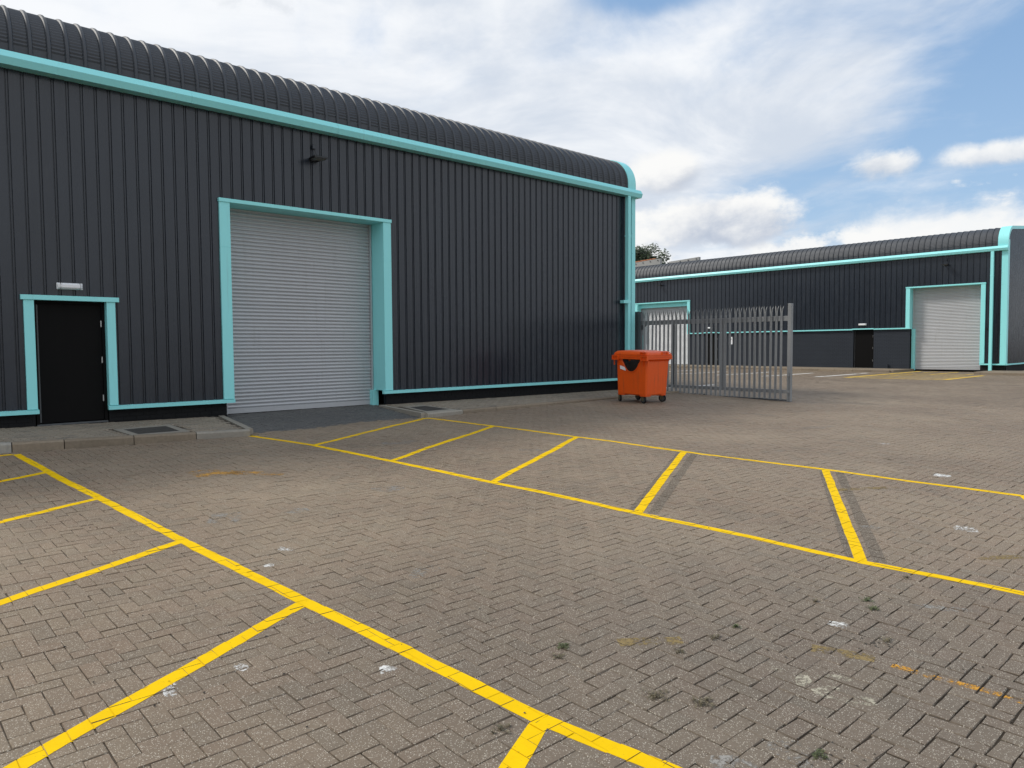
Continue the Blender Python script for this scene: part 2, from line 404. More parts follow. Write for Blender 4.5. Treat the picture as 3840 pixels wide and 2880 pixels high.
# looser, wider joints in the worn corner at the lower right of the yard
loose = np.clip(1.3-np.hypot((bx-4.1)/2.1, (by-1.0)/1.35), 0, 1)
gap = .0021 + .0040*loose*rng.random(NB)*np.clip(.45+np.sin(3.1*bx+1.7*by)*np.sin(3.7*by-2.3*bx+.8), 0, 1) + .0014*rng.random(NB)**2
tx += loose*rng.normal(0, .012, NB); ty += loose*rng.normal(0, .012, NB); ang += loose*rng.normal(0, .02, NB)
bw, bh = hw-gap, hh-gap
tone = rng.random(NB)
dark = inpoly(bx, by, APRON)
ca_, sa_ = np.cos(ang), np.sin(ang)
def corners(idx, inset):
    w, h = bw[idx]-inset, bh[idx]-inset; c, s = ca_[idx], sa_[idx]
    out = []
    for sx, sy in ((-1,-1),(1,-1),(1,1),(-1,1)):
        lx, ly = sx*w, sy*h; out.append((bx[idx]+lx*c-ly*s, by[idx]+lx*s+ly*c))
    return out
def topz(i, x, y): return bz[i] + tx[i]*(x-bx[i]) + ty[i]*(y-by[i])
def block_mesh(name, idx, lod, mats, matidx=None):
    idx = np.asarray(idx); n = len(idx); rings = []
    spec = {0: ((.0026, 0.), (.0008, .0016), (0., .006), (0., .014)), 1: ((.003, 0.), (0., .003), (0., .014)), 2: ((.001, 0.), (0., .012)), 3: ((0., 0.),)}[lod]
    for ins, drop in spec:
        r = []
        for x, y in corners(idx, ins):
            if lod == 0: jx, jy = rng.normal(0, .0017, n), rng.normal(0, .0017, n)
            else: jx = jy = 0
            r.append(np.stack([x+jx, y+jy, topz(idx, x, y)-drop], -1))
        rings.append(np.stack(r, 1))
    V = np.concatenate(rings, 1); k = V.shape[1]
    loc = [(0,1,2,3)]
    for q in range(len(spec)-1):
        a = q*4; loc += [(a+i, a+4+i, a+4+(i+1) % 4, a+(i+1) % 4) for i in range(4)]
    F = (np.arange(n)*k)[:, None, None] + np.array(loc)[None]
    me = bpy.data.meshes.new(name); nv, nf = n*k, n*len(loc)
    me.vertices.add(nv); me.vertices.foreach_set('co', V.reshape(-1).astype(np.float32))
    me.loops.add(nf*4); me.loops.foreach_set('vertex_index', F.reshape(-1).astype(np.int32))
    me.polygons.add(nf); me.polygons.foreach_set('loop_start', np.arange(nf, dtype=np.int32)*4)
    me.polygons.foreach_set('use_smooth', [False]*nf)
    for m in mats: me.materials.append(m)
    if matidx is not None: me.polygons.foreach_set('material_index', np.repeat(matidx[idx].astype(np.int32), len(loc)))
    at = me.attributes.new('tone', 'FLOAT', 'POINT'); at.data.foreach_set('value', np.repeat(tone[idx], k).astype(np.float32))
    me.update(calc_edges=True); return me
PX, PY, PWd = project(np.stack([bx, by, bz], -1))
inview = (PWd > .3) & (PX > -60) & (PX < 3900) & (PY < 2960) & (PY > 0)
order = np.argsort(np.where(inview, D, 1e9))
near300 = order[:300]; isnear = np.zeros(NB, bool); isnear[near300] = True
for i in near300: ob('brick', block_mesh('brick', [i], 0, [M['paver']]), yard)
mats2 = [M['paver'], M['paverdark']]
rest = np.where(~isnear)[0]
for nm, sel, lod in (('paving_bricks', D[rest] < 11, 0), ('paving_bricks', (D[rest] >= 11) & (D[rest] < 22), 2), ('paving_bricks', D[rest] >= 22, 3)):
    tag(ob(nm, block_mesh(nm, rest[sel], lod, mats2, dark), yard), kind='stuff')

# ------------------------------------------------------------------ paint that lies on the bricks and dips into their joints
CELL = .25; grid = {}
for i in range(NB): grid.setdefault((int(bx[i]//CELL), int(by[i]//CELL)), []).append(i)
ORIG_CORN = corners(np.arange(NB), -.0006); CORN = np.stack([np.stack(c, -1) for c in ORIG_CORN], 1)
def clip(poly, quad):
    """convex clip; quad counter-clockwise"""
    out = poly
    for k in range(len(quad)):
        (ax, ay), (bx_, by_) = quad[k], quad[(k+1) % len(quad)]
        inp, out = out, []
        if not inp: break
        for a in range(len(inp)):
            p, q = inp[a], inp[(a+1) % len(inp)]
            sp = (bx_-ax)*(p[1]-ay)-(by_-ay)*(p[0]-ax); sq = (bx_-ax)*(q[1]-ay)-(by_-ay)*(q[0]-ax)
            if sp >= 0: out.append(p)
            if (sp >= 0) != (sq >= 0):
                t = sp/(sp-sq); out.append((p[0]+(q[0]-p[0])*t, p[1]+(q[1]-p[1])*t))
    return out
def ccw(q):
    a = sum(q[i][0]*q[(i+1) % len(q)][1]-q[(i+1) % len(q)][0]*q[i][1] for i in range(len(q)))
    return q if a > 0 else q[::-1]
def lay(mb, quad, lift=.0014, jit=.004, mi=0):
    quad = ccw(quad); xs = [p[0] for p in quad]; ys = [p[1] for p in quad]
    seen = set()
    for ci in range(int((min(xs)-.2)//CELL), int((max(xs)+.2)//CELL)+1):
        for cj in range(int((min(ys)-.2)//CELL), int((max(ys)+.2)//CELL)+1):
            seen.update(grid.get((ci, cj), ()))
    for i in seen:
        c = CORN[i]
        if c[:, 0].max() < min(xs) or c[:, 0].min() > max(xs) or c[:, 1].max() < min(ys) or c[:, 1].min() > max(ys): continue
        qq = quad
        if jit:
            ox, oy = random.gauss(0, jit), random.gauss(0, jit); qq = [(a+ox, b+oy) for a, b in quad]
        pl = clip([tuple(p) for p in c], qq)
        if len(pl) > 2: mb.add([(a, b, float(topz(i, a, b))+lift) for a, b in pl], [tuple(range(len(pl)))], mi)
def stripe(mb, a, b, w, lift=.0014, jit=.0028, under=True, n=None):
    ax, ay = a; bx_, by_ = b; L = math.hypot(bx_-ax, by_-ay); n = n or max(1, int(L/.16))
    dx, dy = (bx_-ax)/L, (by_-ay)/L; nx, ny = -dy, dx
    ed = [(random.gauss(0, .0018), random.gauss(0, .0018)) for _ in range(n+1)]
    for k in range(n):
        t0, t1 = k/n*L, (k+1)/n*L
        l0, r0 = w/2+ed[k][0], w/2+ed[k][1]; l1, r1 = w/2+ed[k+1][0], w/2+ed[k+1][1]
        q = [(ax+dx*t0-nx*r0, ay+dy*t0-ny*r0), (ax+dx*t1-nx*r1, ay+dy*t1-ny*r1), (ax+dx*t1+nx*l1, ay+dy*t1+ny*l1), (ax+dx*t0+nx*l0, ay+dy*t0+ny*l0)]
        lay(mb, q, lift, 0)
        if under: mb.add([(x, y, float(gz(x, y))-.0016) for x, y in q], [(0,1,2,3)])
def polyline(name, pts, w, mat, under=True, lift=.0014):
    mb = MB()
    for a, b in zip(pts, pts[1:]): stripe(mb, a, b, w, lift, under=under)
    me = mb.mesh(name, mat); return ob(name, me, yard)
LW = .094
L0 = [(1.80, 11.90), (1.861, 10.229), (1.956, 8.33), (2.07, 6.26), (2.177, 4.331), (2.301, 2.311), (2.395, 1.72), (2.50, .4)]
L2 = [(4.977, 11.723), (5.10, 11.1), (5.283, 10.167), (5.464, 8.329), (5.569, 6.393), (5.703, 4.399), (5.795, 2.311), (5.92, 1.284), (6.06, -.6)]
L1 = [(8.692, 11.963), (8.94, 10.21), (9.09, 8.272), (9.24, 6.261), (9.445, 4.244), (9.60, 2.102), (9.78, -.6)]
for P_, nm in ((L0, LW), (L2, LW*1.04), (L1, LW*1.04)): polyline('painted_line', P_, nm, M['yellow'])
polyline('painted_line', [(1.76, 11.89), (.6, 11.86), (-2.2, 11.8)], LW, M['yellow'], lift=.0024)
STR = [((1.861,10.229),(-1.55,8.43)), ((1.956,8.33),(-1.45,6.53)), ((2.07,6.26),(-1.33,4.46)), ((2.177,4.331),(-1.22,2.53)), ((2.301,2.311),(-1.1,.51)),
       ((5.283,10.167),(8.692,11.963)), ((5.464,8.329),(8.94,10.21)), ((5.569,6.393),(9.09,8.272)), ((5.703,4.399),(9.22,6.261)), ((5.795,2.311),(9.44,4.244)), ((5.96,.35),(9.60,2.102))]
for a, b in STR:
    d = Vector((b[0]-a[0], b[1]-a[1])).normalized()*.04
    polyline('painted_line', [(a[0]+d.x, a[1]+d.y), (b[0]-d.x, b[1]-d.y)], LW, M['yellow'], lift=.0017)
# earlier lines blacked out beside two of the cross strokes
for (a, b), off, w in ((STR[8], (.10, -.11), .10), (STR[9], (.09, -.105), .10), (STR[9], (-.055, .06), .05), (STR[8], (-.06, .06), .05)):
    mb = MB(); stripe(mb, (a[0]+off[0], a[1]+off[1]), (b[0]+off[0]-.05, b[1]+off[1]-.05), w, .0008, under=False)
    ob('blacked_out_line', mb.mesh('blacked_out_line', M['paverblacked']), yard)
# bay lines and the worn box in front of the far shutter
for a, b in (((32.1,14.95),(36.7,15.0)), ((37.1,15.05),(38.0,15.06)), ((31.0,16.9),(36.4,17.05)), ((30.6,19.05),(36.2,19.25)), ((30.1,21.2),(35.6,21.5)), ((33.0,23.8),(36.4,23.9)), ((19.6,14.0),(22.2,13.85))):
    polyline('white_bay_line', [a, b], .22, M['whiteline'], under=False)
OY = road_paint('road_paint_worn_yellow', (.84, .56, .06), wear=.20)
for a, b, w in (((32.4,13.78),(41.9,13.9),.22), ((32.5,13.78),(33.0,10.05),.22), ((33.0,10.05),(38.2,10.05),.22), ((37.9,12.15),(41.9,12.1),.15), ((38.6,10.85),(41.0,10.88),.10), ((39.8,13.1),(41.9,13.1),.10),
                ((33.7,13.78),(34.1,10.05),.15), ((34.9,13.78),(35.3,10.05),.15), ((36.1,13.78),(36.5,10.3),.15), ((37.3,13.8),(37.6,10.6),.15), ((38.5,13.8),(38.8,10.9),.15), ((35.0,12.9),(37.9,12.9),.07)):
    polyline('worn_yellow_line', [a, b], w, OY, under=False)
# drips, scuffs and remnants
def blot(name, x, y, lx, ly, mat, rot=0., n=9):
    mb = MB(); pts = []
    for k in range(n):
        a = 2*math.pi*k/n; r = random.uniform(.65, 1.1); px_, py_ = math.cos(a)*lx*r, math.sin(a)*ly*r
        pts.append((x+px_*math.cos(rot)-py_*math.sin(rot), y+px_*math.sin(rot)+py_*math.cos(rot)))
    for k in range(n): lay(mb, [(x, y), pts[k], pts[(k+1) % n]], .0011, 0)
    if mb.v: ob(name, mb.mesh(name, mat), yard)
for x, y, lx, ly in ((2.61,5.49,.09,.07), (2.32,5.19,.05,.05), (1.5,3.71,.06,.05), (2.05,3.19,.06,.055), (1.14,3.69,.10,.045), (12.52,4.78,.22,.10), (4.42,1.89,.08,.06), (7.52,2.09,.12,.15), (5.95,1.84,.13,.07), (10.2,3.1,.15,.12)):
    blot('paint_splash', x, y, lx, ly, M['splash'], random.uniform(0, 3))
for x, y, lx, ly in ((2.63,6.76,.22,.2), (3.21,6.59,.2,.15), (4.48,6.87,.2,.2), (2.9,1.4,.12,.16), (2.62,1.52,.08,.15), (6.5,9.6,.4,.2), (6.9,2.6,.2,.1), (13.6,6.3,.6,.2), (5.2,1.55,.2,.05), (3.1,4.3,.2,.1), (7.6,7.7,.3,.15)):
    blot('paint_scuff', x, y, lx, ly, M['splashfaint'], random.uniform(0, 3))
for x, y, lx, ly in ((3.58,1.86,.07,.05), (3.57,1.70,.09,.05), (3.56,1.56,.10,.07), (3.55,1.46,.09,.06), (3.70,1.60,.06,.10), (3.60,1.40,.05,.05)):
    blot('paint_splash', x, y, lx, ly, M['splashcream'], random.uniform(0, 3))
OF = road_paint('road_paint_flaked', (.50, .27, .06), wear=.535)
blot('old_paint', 3.36, 8.95, .42, .30, OF, 2.3); blot('old_paint', 3.70, 8.65, .40, .16, OF, 2.3)
for pts, w, m in (([(4.08,1.46),(4.11,1.24),(4.14,1.05),(4.17,.80)], .055, 'ochre'), ([(3.98,1.85),(4.07,1.62),(4.09,1.55)], .10, 'ochrefaint'), ([(8.3,3.6),(9.0,3.2)], .10, 'ochrefaint'), ([(6.6,1.75),(7.2,1.3)], .09, 'ochrefaint'), ([(3.2,2.6),(3.5,2.38)], .10, 'ochrefaint')):
    polyline('old_paint', pts, w, M[m], under=False, lift=.0010)

# ------------------------------------------------------------------ footways and kerbs
def footway(name, outline_front, ret, ztop, back_y, xr, brick_budget, kmats):
    root = tag(ob(name, None), kind='structure')
    n = 0
    for k, (a, b) in enumerate(zip(outline_front, outline_front[1:])):
        A_, B_ = Vector((*a, 0)), Vector((*b, 0)); d = (B_-A_); L = d.length; d.normalize(); nn = Vector((-d.y, d.x, 0))
        m = MB(); g = .006
        h0, h1 = ztop(a[0]), ztop(b[0]); prof = [(0, -1), (-.0, -.025), (.022, 0), (.125, .002), (.125, -1)]
        vs = []
        for q, (pp, hz_) in enumerate(((A_+d*g, h0), (B_-d*g, h1))):
            zb = float(gz(pp.x, pp.y))-.06
            for w, dz in prof: vs.append(tuple(pp+nn*w)[:2] + ((zb if dz == -1 else hz_+dz),))
        # a slightly worn front: a few sections along the stone
        m2 = MB(); S_ = 7
        for s in range(S_+1):
            t = s/S_; row = []
            for q in range(5):
                p0, p1 = Vector(vs[q]), Vector(vs[5+q]); p = p0.lerp(p1, t)
                if 0 < q < 4 and 0 < s < S_: p += Vector((0, random.gauss(0, .003), random.gauss(0, .0025)))
                row.append(p)
            m2.v += [tuple(p) for p in row]
        for s in range(S_):
            for q in range(5): m2.f.append((s*5+q, s*5+(q+1) % 5, s*5+5+(q+1) % 5, s*5+5+q)); m2.mi.append(0)
        m2.f += [(0,1,2,3,4), tuple(S_*5+q for q in (4,3,2,1,0))]; m2.mi += [0, 0]
        part('kerb_stone', m2, kmats(k), root); n += 1
    for (a, b), mt in ret:
        A_, B_ = Vector((*a, 0)), Vector((*b, 0)); d = (B_-A_); d.normalize(); nn = Vector((-d.y, d.x, 0)); m = MB()
        vs = []
        for pp in (A_, B_):
            zb, hz_ = float(gz(pp.x, pp.y))-.06, ztop(pp.x)
            for w, z_ in ((-.06, zb), (-.06, hz_-.018), (-.045, hz_+.002), (.06, hz_+.002), (.06, zb)): vs.append((pp.x+nn.x*w, pp.y+nn.y*w, z_))
        m.add(vs, [(0,1,6,5),(1,2,7,6),(2,3,8,7),(3,4,9,8),(4,0,5,9),(4,3,2,1,0),(5,6,7,8,9)]); part('kerb_stone', m, mt, root)
    return root
def zl(x): return .070 - .0145*(min(max(x, -2), 5)-1.6)
def zr_(x): return .018 - .004*(x-8.7)
footL = footway('footway_left', KERB_L, [(((5.03, 11.86), (5.60, 14.55)), M['concretenew'])], zl, 14.6, 5.6, 300,
                lambda k: M['concretepale'] if k == 3 else M['concretenew'] if k >= 7 else M['concrete'])
footR = footway('footway_right', KERB_R, [(((8.72, 12.08), (9.22, 14.42)), M['concretenew'])], zr_, 14.6, 18.6, 0,
                lambda k: M['concretenew'] if k == 0 else M['concrete'])
def foot_bricks(root, poly, ztop, x0, x1, y0, y1, budget):
    # flat bed plus half-bond bricks
    mb = MB(); xs = np.arange(x0, x1, .2032); rows = int((y1-y0)/.1016); items = []
    for j in range(rows):
        yy = y0 + (j+.5)*.1016
        for i, x in enumerate(xs):
            cx = x + (.1016 if j % 2 else 0)
            pts = [(cx-.0955, yy-.0455), (cx+.0955, yy-.0455), (cx+.0955, yy+.0455), (cx-.0955, yy+.0455)]
            if all(inpoly(np.array(px_), np.array(py_), poly) for px_, py_ in pts): items.append((cx, yy, pts))
    items.sort(key=lambda q: (project((q[0], q[1], 0))[0] < -40, math.hypot(q[0], q[1])))
    stuff = MB(); tn = []
    for k, (cx, cy, pts) in enumerate(items):
        m = MB(); z = ztop(cx) + random.gauss(0, .0012); a, b = random.gauss(0, .006), random.gauss(0, .006)
        top = [(px_, py_, z + a*(px_-cx) + b*(py_-cy)) for px_, py_ in pts]
        vs = [(cx+(p[0]-cx)*.965, cy+(p[1]-cy)*.93, p[2]) for p in top] + [(p[0], p[1], p[2]-.004) for p in top] + [(p[0], p[1], p[2]-.015) for p in top]
        fs = [(0,1,2,3)] + [(i+o, i+o+4, (i+1) % 4+o+4, (i+1) % 4+o) for o in (0, 4) for i in range(4)]
        r = random.random()
        if k < budget:
            m.add(vs, fs); me = m.mesh('brick', M['paverside'])
            at = me.attributes.new('tone', 'FLOAT', 'POINT'); at.data.foreach_set('value', [r]*len(vs)); ob('brick', me, root)
        else: stuff.add(vs, fs); tn += [r]*len(vs)
    if stuff.v:
        me = stuff.mesh('paving_bricks', M['paverside']); at = me.attributes.new('tone', 'FLOAT', 'POINT'); at.data.foreach_set('value', tn)
        tag(ob('paving_bricks', me, root), kind='stuff')
    bed = MB(); g = [(p[0], p[1], ztop(p[0])-.010) for p in poly]; bed.add(g, [tuple(range(len(g)))]); part('joint_bed', bed, M['sand'], root)
GRL = [(3.30, 12.02), (4.13, 12.02), (4.24, 13.30), (3.33, 13.22)]; GRR = [(8.86, 12.18), (9.70, 12.24), (9.92, 13.72), (9.28, 13.66)]
INL = [(-6, 12.86), (-1.0, 12.48), (.9, 12.30), (1.776, 12.205), (2.389, 12.125), (3.284, 12.045), (4.159, 11.945), (4.93, 11.83), (5.0, 12.0), (5.53, 14.56), (-6, 14.56)]
INR = [(8.80, 12.12), (9.748, 12.225), (11.7, 12.345), (14.7, 12.555), (18.5, 12.80), (18.5, 14.56), (9.30, 14.56)]
def minus(poly, hole):
    # bricks skip the drain frames
    return poly
_ip = inpoly
def with_hole(hole):
    def f(x, y, poly): return _ip(x, y, poly) & ~_ip(x, y, hole)
    return f
inpoly = with_hole(GRL); foot_bricks(footL, INL, lambda x: zl(x)-.004, -1.2, 5.6, 11.86, 14.58, 300)
inpoly = with_hole(GRR); foot_bricks(footR, INR, lambda x: zr_(x)-.003, 8.8, 18.5, 12.14, 14.58, 300); inpoly = _ip
def drain(poly, zf, label):
    c = Vector((sum(p[0] for p in poly)/4, sum(p[1] for p in poly)/4, 0)); z = zf(c.x)-.002
    t = thing('drain_cover', label, 'drain cover', (c.x, c.y, z), group='drain covers in the footways')
    P4 = [Vector((*p, 0))-c for p in poly]; inner = [p*.74 for p in P4]
    m = MB()
    for i in range(4):
        a, b, c2, d2 = P4[i], P4[(i+1) % 4], inner[(i+1) % 4], inner[i]
        m.add([(p.x, p.y, zz) for zz in (-.05, .003) for p in (a, b, c2, d2)], [(0,3,2,1),(4,5,6,7),(0,1,5,4),(1,2,6,5),(2,3,7,6),(3,0,4,7)])
    part('surround', m, M['concretenew'], t)
    m = MB(); m.add([(p.x, p.y, -.012) for p in inner], [(0,1,2,3)]); part('sump', m, M['iron'], t)
    a, b, c2, d2 = inner
    for k in range(11):
        s0, s1 = (k+.18)/11, (k+.82)/11; m = MB()
        q = [a.lerp(d2, s0), b.lerp(c2, s0), b.lerp(c2, s1), a.lerp(d2, s1)]
        m.add([(p.x, p.y, zz) for zz in (-.012, .001) for p in q], [(0,3,2,1),(4,5,6,7),(0,1,5,4),(1,2,6,5),(2,3,7,6),(3,0,4,7)]); part('bar', m, M['iron'], t)
    for k in range(7):
        s0, s1 = (k+.35)/7, (k+.65)/7; m = MB(); q = [a.lerp(b, s0), a.lerp(b, s1), d2.lerp(c2, s1), d2.lerp(c2, s0)]
        m.add([(p.x, p.y, zz) for zz in (-.012, -.0015) for p in q], [(0,3,2,1),(4,5,6,7),(0,1,5,4),(1,2,6,5),(2,3,7,6),(3,0,4,7)]); part('cross_bar', m, M['iron'], t)
drain(GRL, zl, 'square iron drain cover in concrete surround, in the footway beside the black door')
drain(GRR, zr_, 'square iron drain cover in concrete surround, in the footway right of the large shutter')

# ------------------------------------------------------------------ warehouses
def roof_path(v0, z0, zs, Rr, pitch, back, ncrimp, amp, off=0.):
    """curved eaves in (v,z): upright, then an arc, then the low slope; crimps ride on the arc"""
    pts = [(v0-off, z0), (v0-off, zs)]; L = Rr*(math.pi/2-pitch); steps = ncrimp*4
    for k in range(steps+1):
        a = (math.pi/2-pitch)*k/steps; w = amp*(.5-.5*math.cos(2*math.pi*k/4)) if amp else 0
        rr = Rr+off+w; pts.append((v0+Rr-rr*math.cos(a), zs+rr*math.sin(a)))
    v1, z1 = pts[-1]; pts.append((v1+back*math.cos(pitch), z1+back*math.sin(pitch))); return pts
def roof_panel_mesh(pitch_u, ribw, **kw):
    m = MB(); pan = roof_path(**kw); kw2 = dict(kw); kw2['amp'] = 0
    base = roof_path(**kw2); rib = roof_path(off=.034, **kw2); ribc = roof_path(off=.030, **kw2)
    cols = [(0., pan), (pitch_u*.40, pan), (pitch_u*.41, [(a-.0, b) for a, b in pan]), (pitch_u*(.97-ribw), pan), (pitch_u*(1-ribw), base), (pitch_u*(1-ribw*.80), ribc), (pitch_u*(1-ribw*.68), rib), (pitch_u*(1-ribw*.28), rib), (pitch_u*(1-ribw*.16), ribc), (pitch_u, base)]
    n = len(pan)
    for u, c in cols: m.v += [(u, a, b) for a, b in c]
    for c in range(len(cols)-1):
        for r in range(n-1): m.f.append((c*n+r, (c+1)*n+r, (c+1)*n+r+1, c*n+r+1)); m.mi.append(0)
    return m.mesh('roof_panel', M['roof'])
def clad_mesh(p, z0, z1, style, ua=0., ub=None):
    m = MB(); ub = p if ub is None else ub
    if style == 0: prof = [(0, 0), (p*.725, 0), (p*.755, .022), (p*.80, .022), (p*.82, .006), (p*.885, .006), (p*.905, .022), (p*.955, .022), (p*.985, 0), (p, 0)]
    else: prof = [(0, 0), (p*.84, 0), (p*.855, -.024), (p*.925, -.024), (p*.94, .014), (p*.985, .014), (p, 0)]
    us_ = [u for u, v in prof]; vs_ = [v for u, v in prof]
    pts = [(ua, float(np.interp(ua, us_, vs_)))] + [(u, v) for u, v in prof if ua < u < ub] + [(ub, float(np.interp(ub, us_, vs_)))]
    n = len(pts); m.v = [(u, v, z) for z in (z0, z1) for u, v in pts]
    m.f = [(i, i+1, n+i+1, n+i) for i in range(n-1)]; m.mi = [0]*(n-1)
    return m.mesh('cladding_panel', M['clad'])
def slat_mesh(w, h):
    m = MB(); prof = []
    for k in range(8):
        t = k/7; prof.append((-.016*math.sin(math.pi*min(1, t/.80))**.75 if t < .8 else 0.006, t*h))
    prof.append((.006, h)); m.sheet(prof, 0, w); me = m.mesh('slat', M['shutter'], smooth=False); return me
def wire(parent, name, pts, r, mat):
    m = MB(); m.tube(pts, r, 6); return part(name, m, mat, parent)
def shutter(root, u0, u1, ztop, vdepth, jw, zsill_l, zsill_r, floor, left_low=None, right_low=None, box=False):
    """opening with turquoise jambs and reveals, curtain of slats set back"""
    T = M['teal']; f = -.045
    iu0, iu1 = u0+jw, u1-jw
    def jamb(a, b, z0, side):
        m = MB()
        # face and reveal in one folded L
        if side < 0: m.box(a, b, f, .02, z0, ztop-.07); m.box(b-.012, b, .02, vdepth+.05, z0, ztop-.07)
        else: m.box(a, b, f, .02, z0, ztop-.07); m.box(a, a+.012, .02, vdepth+.05, z0, ztop-.07)
        return part('jamb', m, T, root, bev=.002)
    jamb(u0, iu0, zsill_l, -1); jamb(iu1, u1, zsill_r, 1)
    m = MB(); m.box(u0-.012, u1+.012, f-.018, .02, ztop-.07, ztop); m.box(iu0, iu1, .02, vdepth+.05, ztop-.075, ztop-.03); part('header', m, T, root, bev=.002)
    if left_low: m = MB(); m.box(left_low[0], left_low[1], vdepth-.14, vdepth+.05, floor-.05, zsill_l-.002); part('lower_jamb', m, T, root)
    if right_low: m = MB(); m.box(right_low[0], right_low[1], vdepth-.14, vdepth+.05, floor-.05, zsill_r-.002); part('lower_jamb', m, T, root)
    if box:
        boxpart('canopy_box', T, root, iu0+.002, iu1-.002, vdepth-.16, vdepth+.04, ztop-.26, ztop-.078)
        boxpart('canopy_lip', T, root, iu0+.002, iu1-.002, vdepth-.19, vdepth-.12, ztop-.36, ztop-.262)
    # joint line in the folded sheets
    for a, b in ((u0, iu0), (iu1, u1)): boxpart('sheet_joint', M['teal'], root, a+.001, b-.001, f-.004, f-.0005, ztop-.93, ztop-.925)
    cur = ob('roller_shutter', None, root, (0, 0, 0))
    w0, w1 = iu0-.06, iu1+.06; h = .0755; nS = int((ztop-.03-floor-.11)/h)+1; me = slat_mesh(w1-w0, h)
    for k in range(nS): ob('slat', me, cur, (w0, vdepth+random.gauss(0, .0007), floor+.11+k*h))
    boxpart('bottom_bar', M['shutter'], cur, w0, w1, vdepth-.018, vdepth+.018, floor+.004, floor+.108, bev=.004)
    for a in (iu0+.014, iu1-.054): boxpart('guide', M['shutter'], cur, a, a+.04, vdepth-.055, vdepth-.02, floor, ztop-.08)
def pdoor(root, u0, u1, z0, z1, v, trims=True):
    d = ob('door', None, root)
    boxpart('leaf', M['black'], d, u0+.05, u1-.05, v, v+.045, z0+.035, z1-.05, bev=.002)
    m = MB(); m.box(u0, u0+.048, v-.03, v+.06, z0, z1); m.box(u1-.048, u1, v-.03, v+.06, z0, z1); m.box(u0+.048, u1-.048, v-.03, v+.06, z1-.048, z1); part('door_frame', m, M['black'], d)
    boxpart('threshold', M['galvdark'], d, u0, u1, v-.05, v+.03, z0-.005, z0+.022)
    boxpart('seal_strip', M['galvdark'], d, u0+.052, u0+.072, v-.012, v-.002, z0+.05, z1-.07)
    for zz in (.20, .52, .82):
        boxpart('hinge', M['steel'], d, u1-.066, u1-.050, v-.016, v+.002, z0+(z1-z0)*zz-.055, z0+(z1-z0)*zz+.055)
def bulkhead(label, loc, rz, w=.40):
    t = thing('bulkhead_light', label, 'wall light', loc, (0, 0, rz), group='white bulkhead lights over the doors')
    m = MB(); m.box(-w/2, w/2, -.02, .0, -.055, .055); part('back_plate', m, M['white'], t, bev=.006)
    m = MB(); hw_ = w/2-.01; pr = [(-.02, -.05), (-.065, -.044), (-.085, -.022), (-.085, .022), (-.065, .044), (-.02, .05)]
    m.prism(pr, -hw_+.03, hw_-.03); n = len(pr)
    for s in (-1, 1):
        m.add([(s*(hw_-.03), a, b) for a, b in pr] + [(s*hw_, -.02+(a+.02)*.55, b*.8) for a, b in pr], [(i, (i+1) % n, n+(i+1) % n, n+i) for i in range(n)] + [tuple(range(n, 2*n))])
    part('diffuser', m, M['white'], t)
    for s in (-1, 1): boxpart('end_clip', M['galv'], t, s*(hw_-.040)-.003, s*(hw_-.040)+.003, -.086, -.02, -.051, .051)
    return t
def floodlight(label, loc, rz):
    t = thing('floodlight', label, 'floodlight', loc, (0, 0, rz), group='floodlights above the shutters')
    m = MB(); m.box(-.035, .035, -.05, 0, .22, .31); part('junction_box', m, M['clad'], t, bev=.004)
    wire(t, 'cable', [(.0, -.03, .22), (.03, -.035, .15), (.075, -.06, .07), (.085, -.12, .015)], .006, M['blackplastic'])
    m = MB(); m.box(-.10, -.085, -.17, 0, -.03, .03); m.box(.085, .10, -.17, 0, -.03, .03); m.box(-.10, .10, -.012, 0, -.03, .03); part('bracket', m, M['blackplastic'], t, bev=.002)
    m = MB(); m.box(-.15, .15, -.34, -.10, -.025, .02); part('lamp_body', m, M['blackplastic'], t, bev=.008)
    m = MB(); m.box(-.13, .13, -.325, -.12, -.029, -.026); part('lens', m, M['galv'], t)
    for s in (-1, 1):
        m = MB(); m.tube([(s*.085, -.15, .0), (s*.112, -.15, .0)], .014, 8); part('pivot_bolt', m, M['steel'], t)
    return t

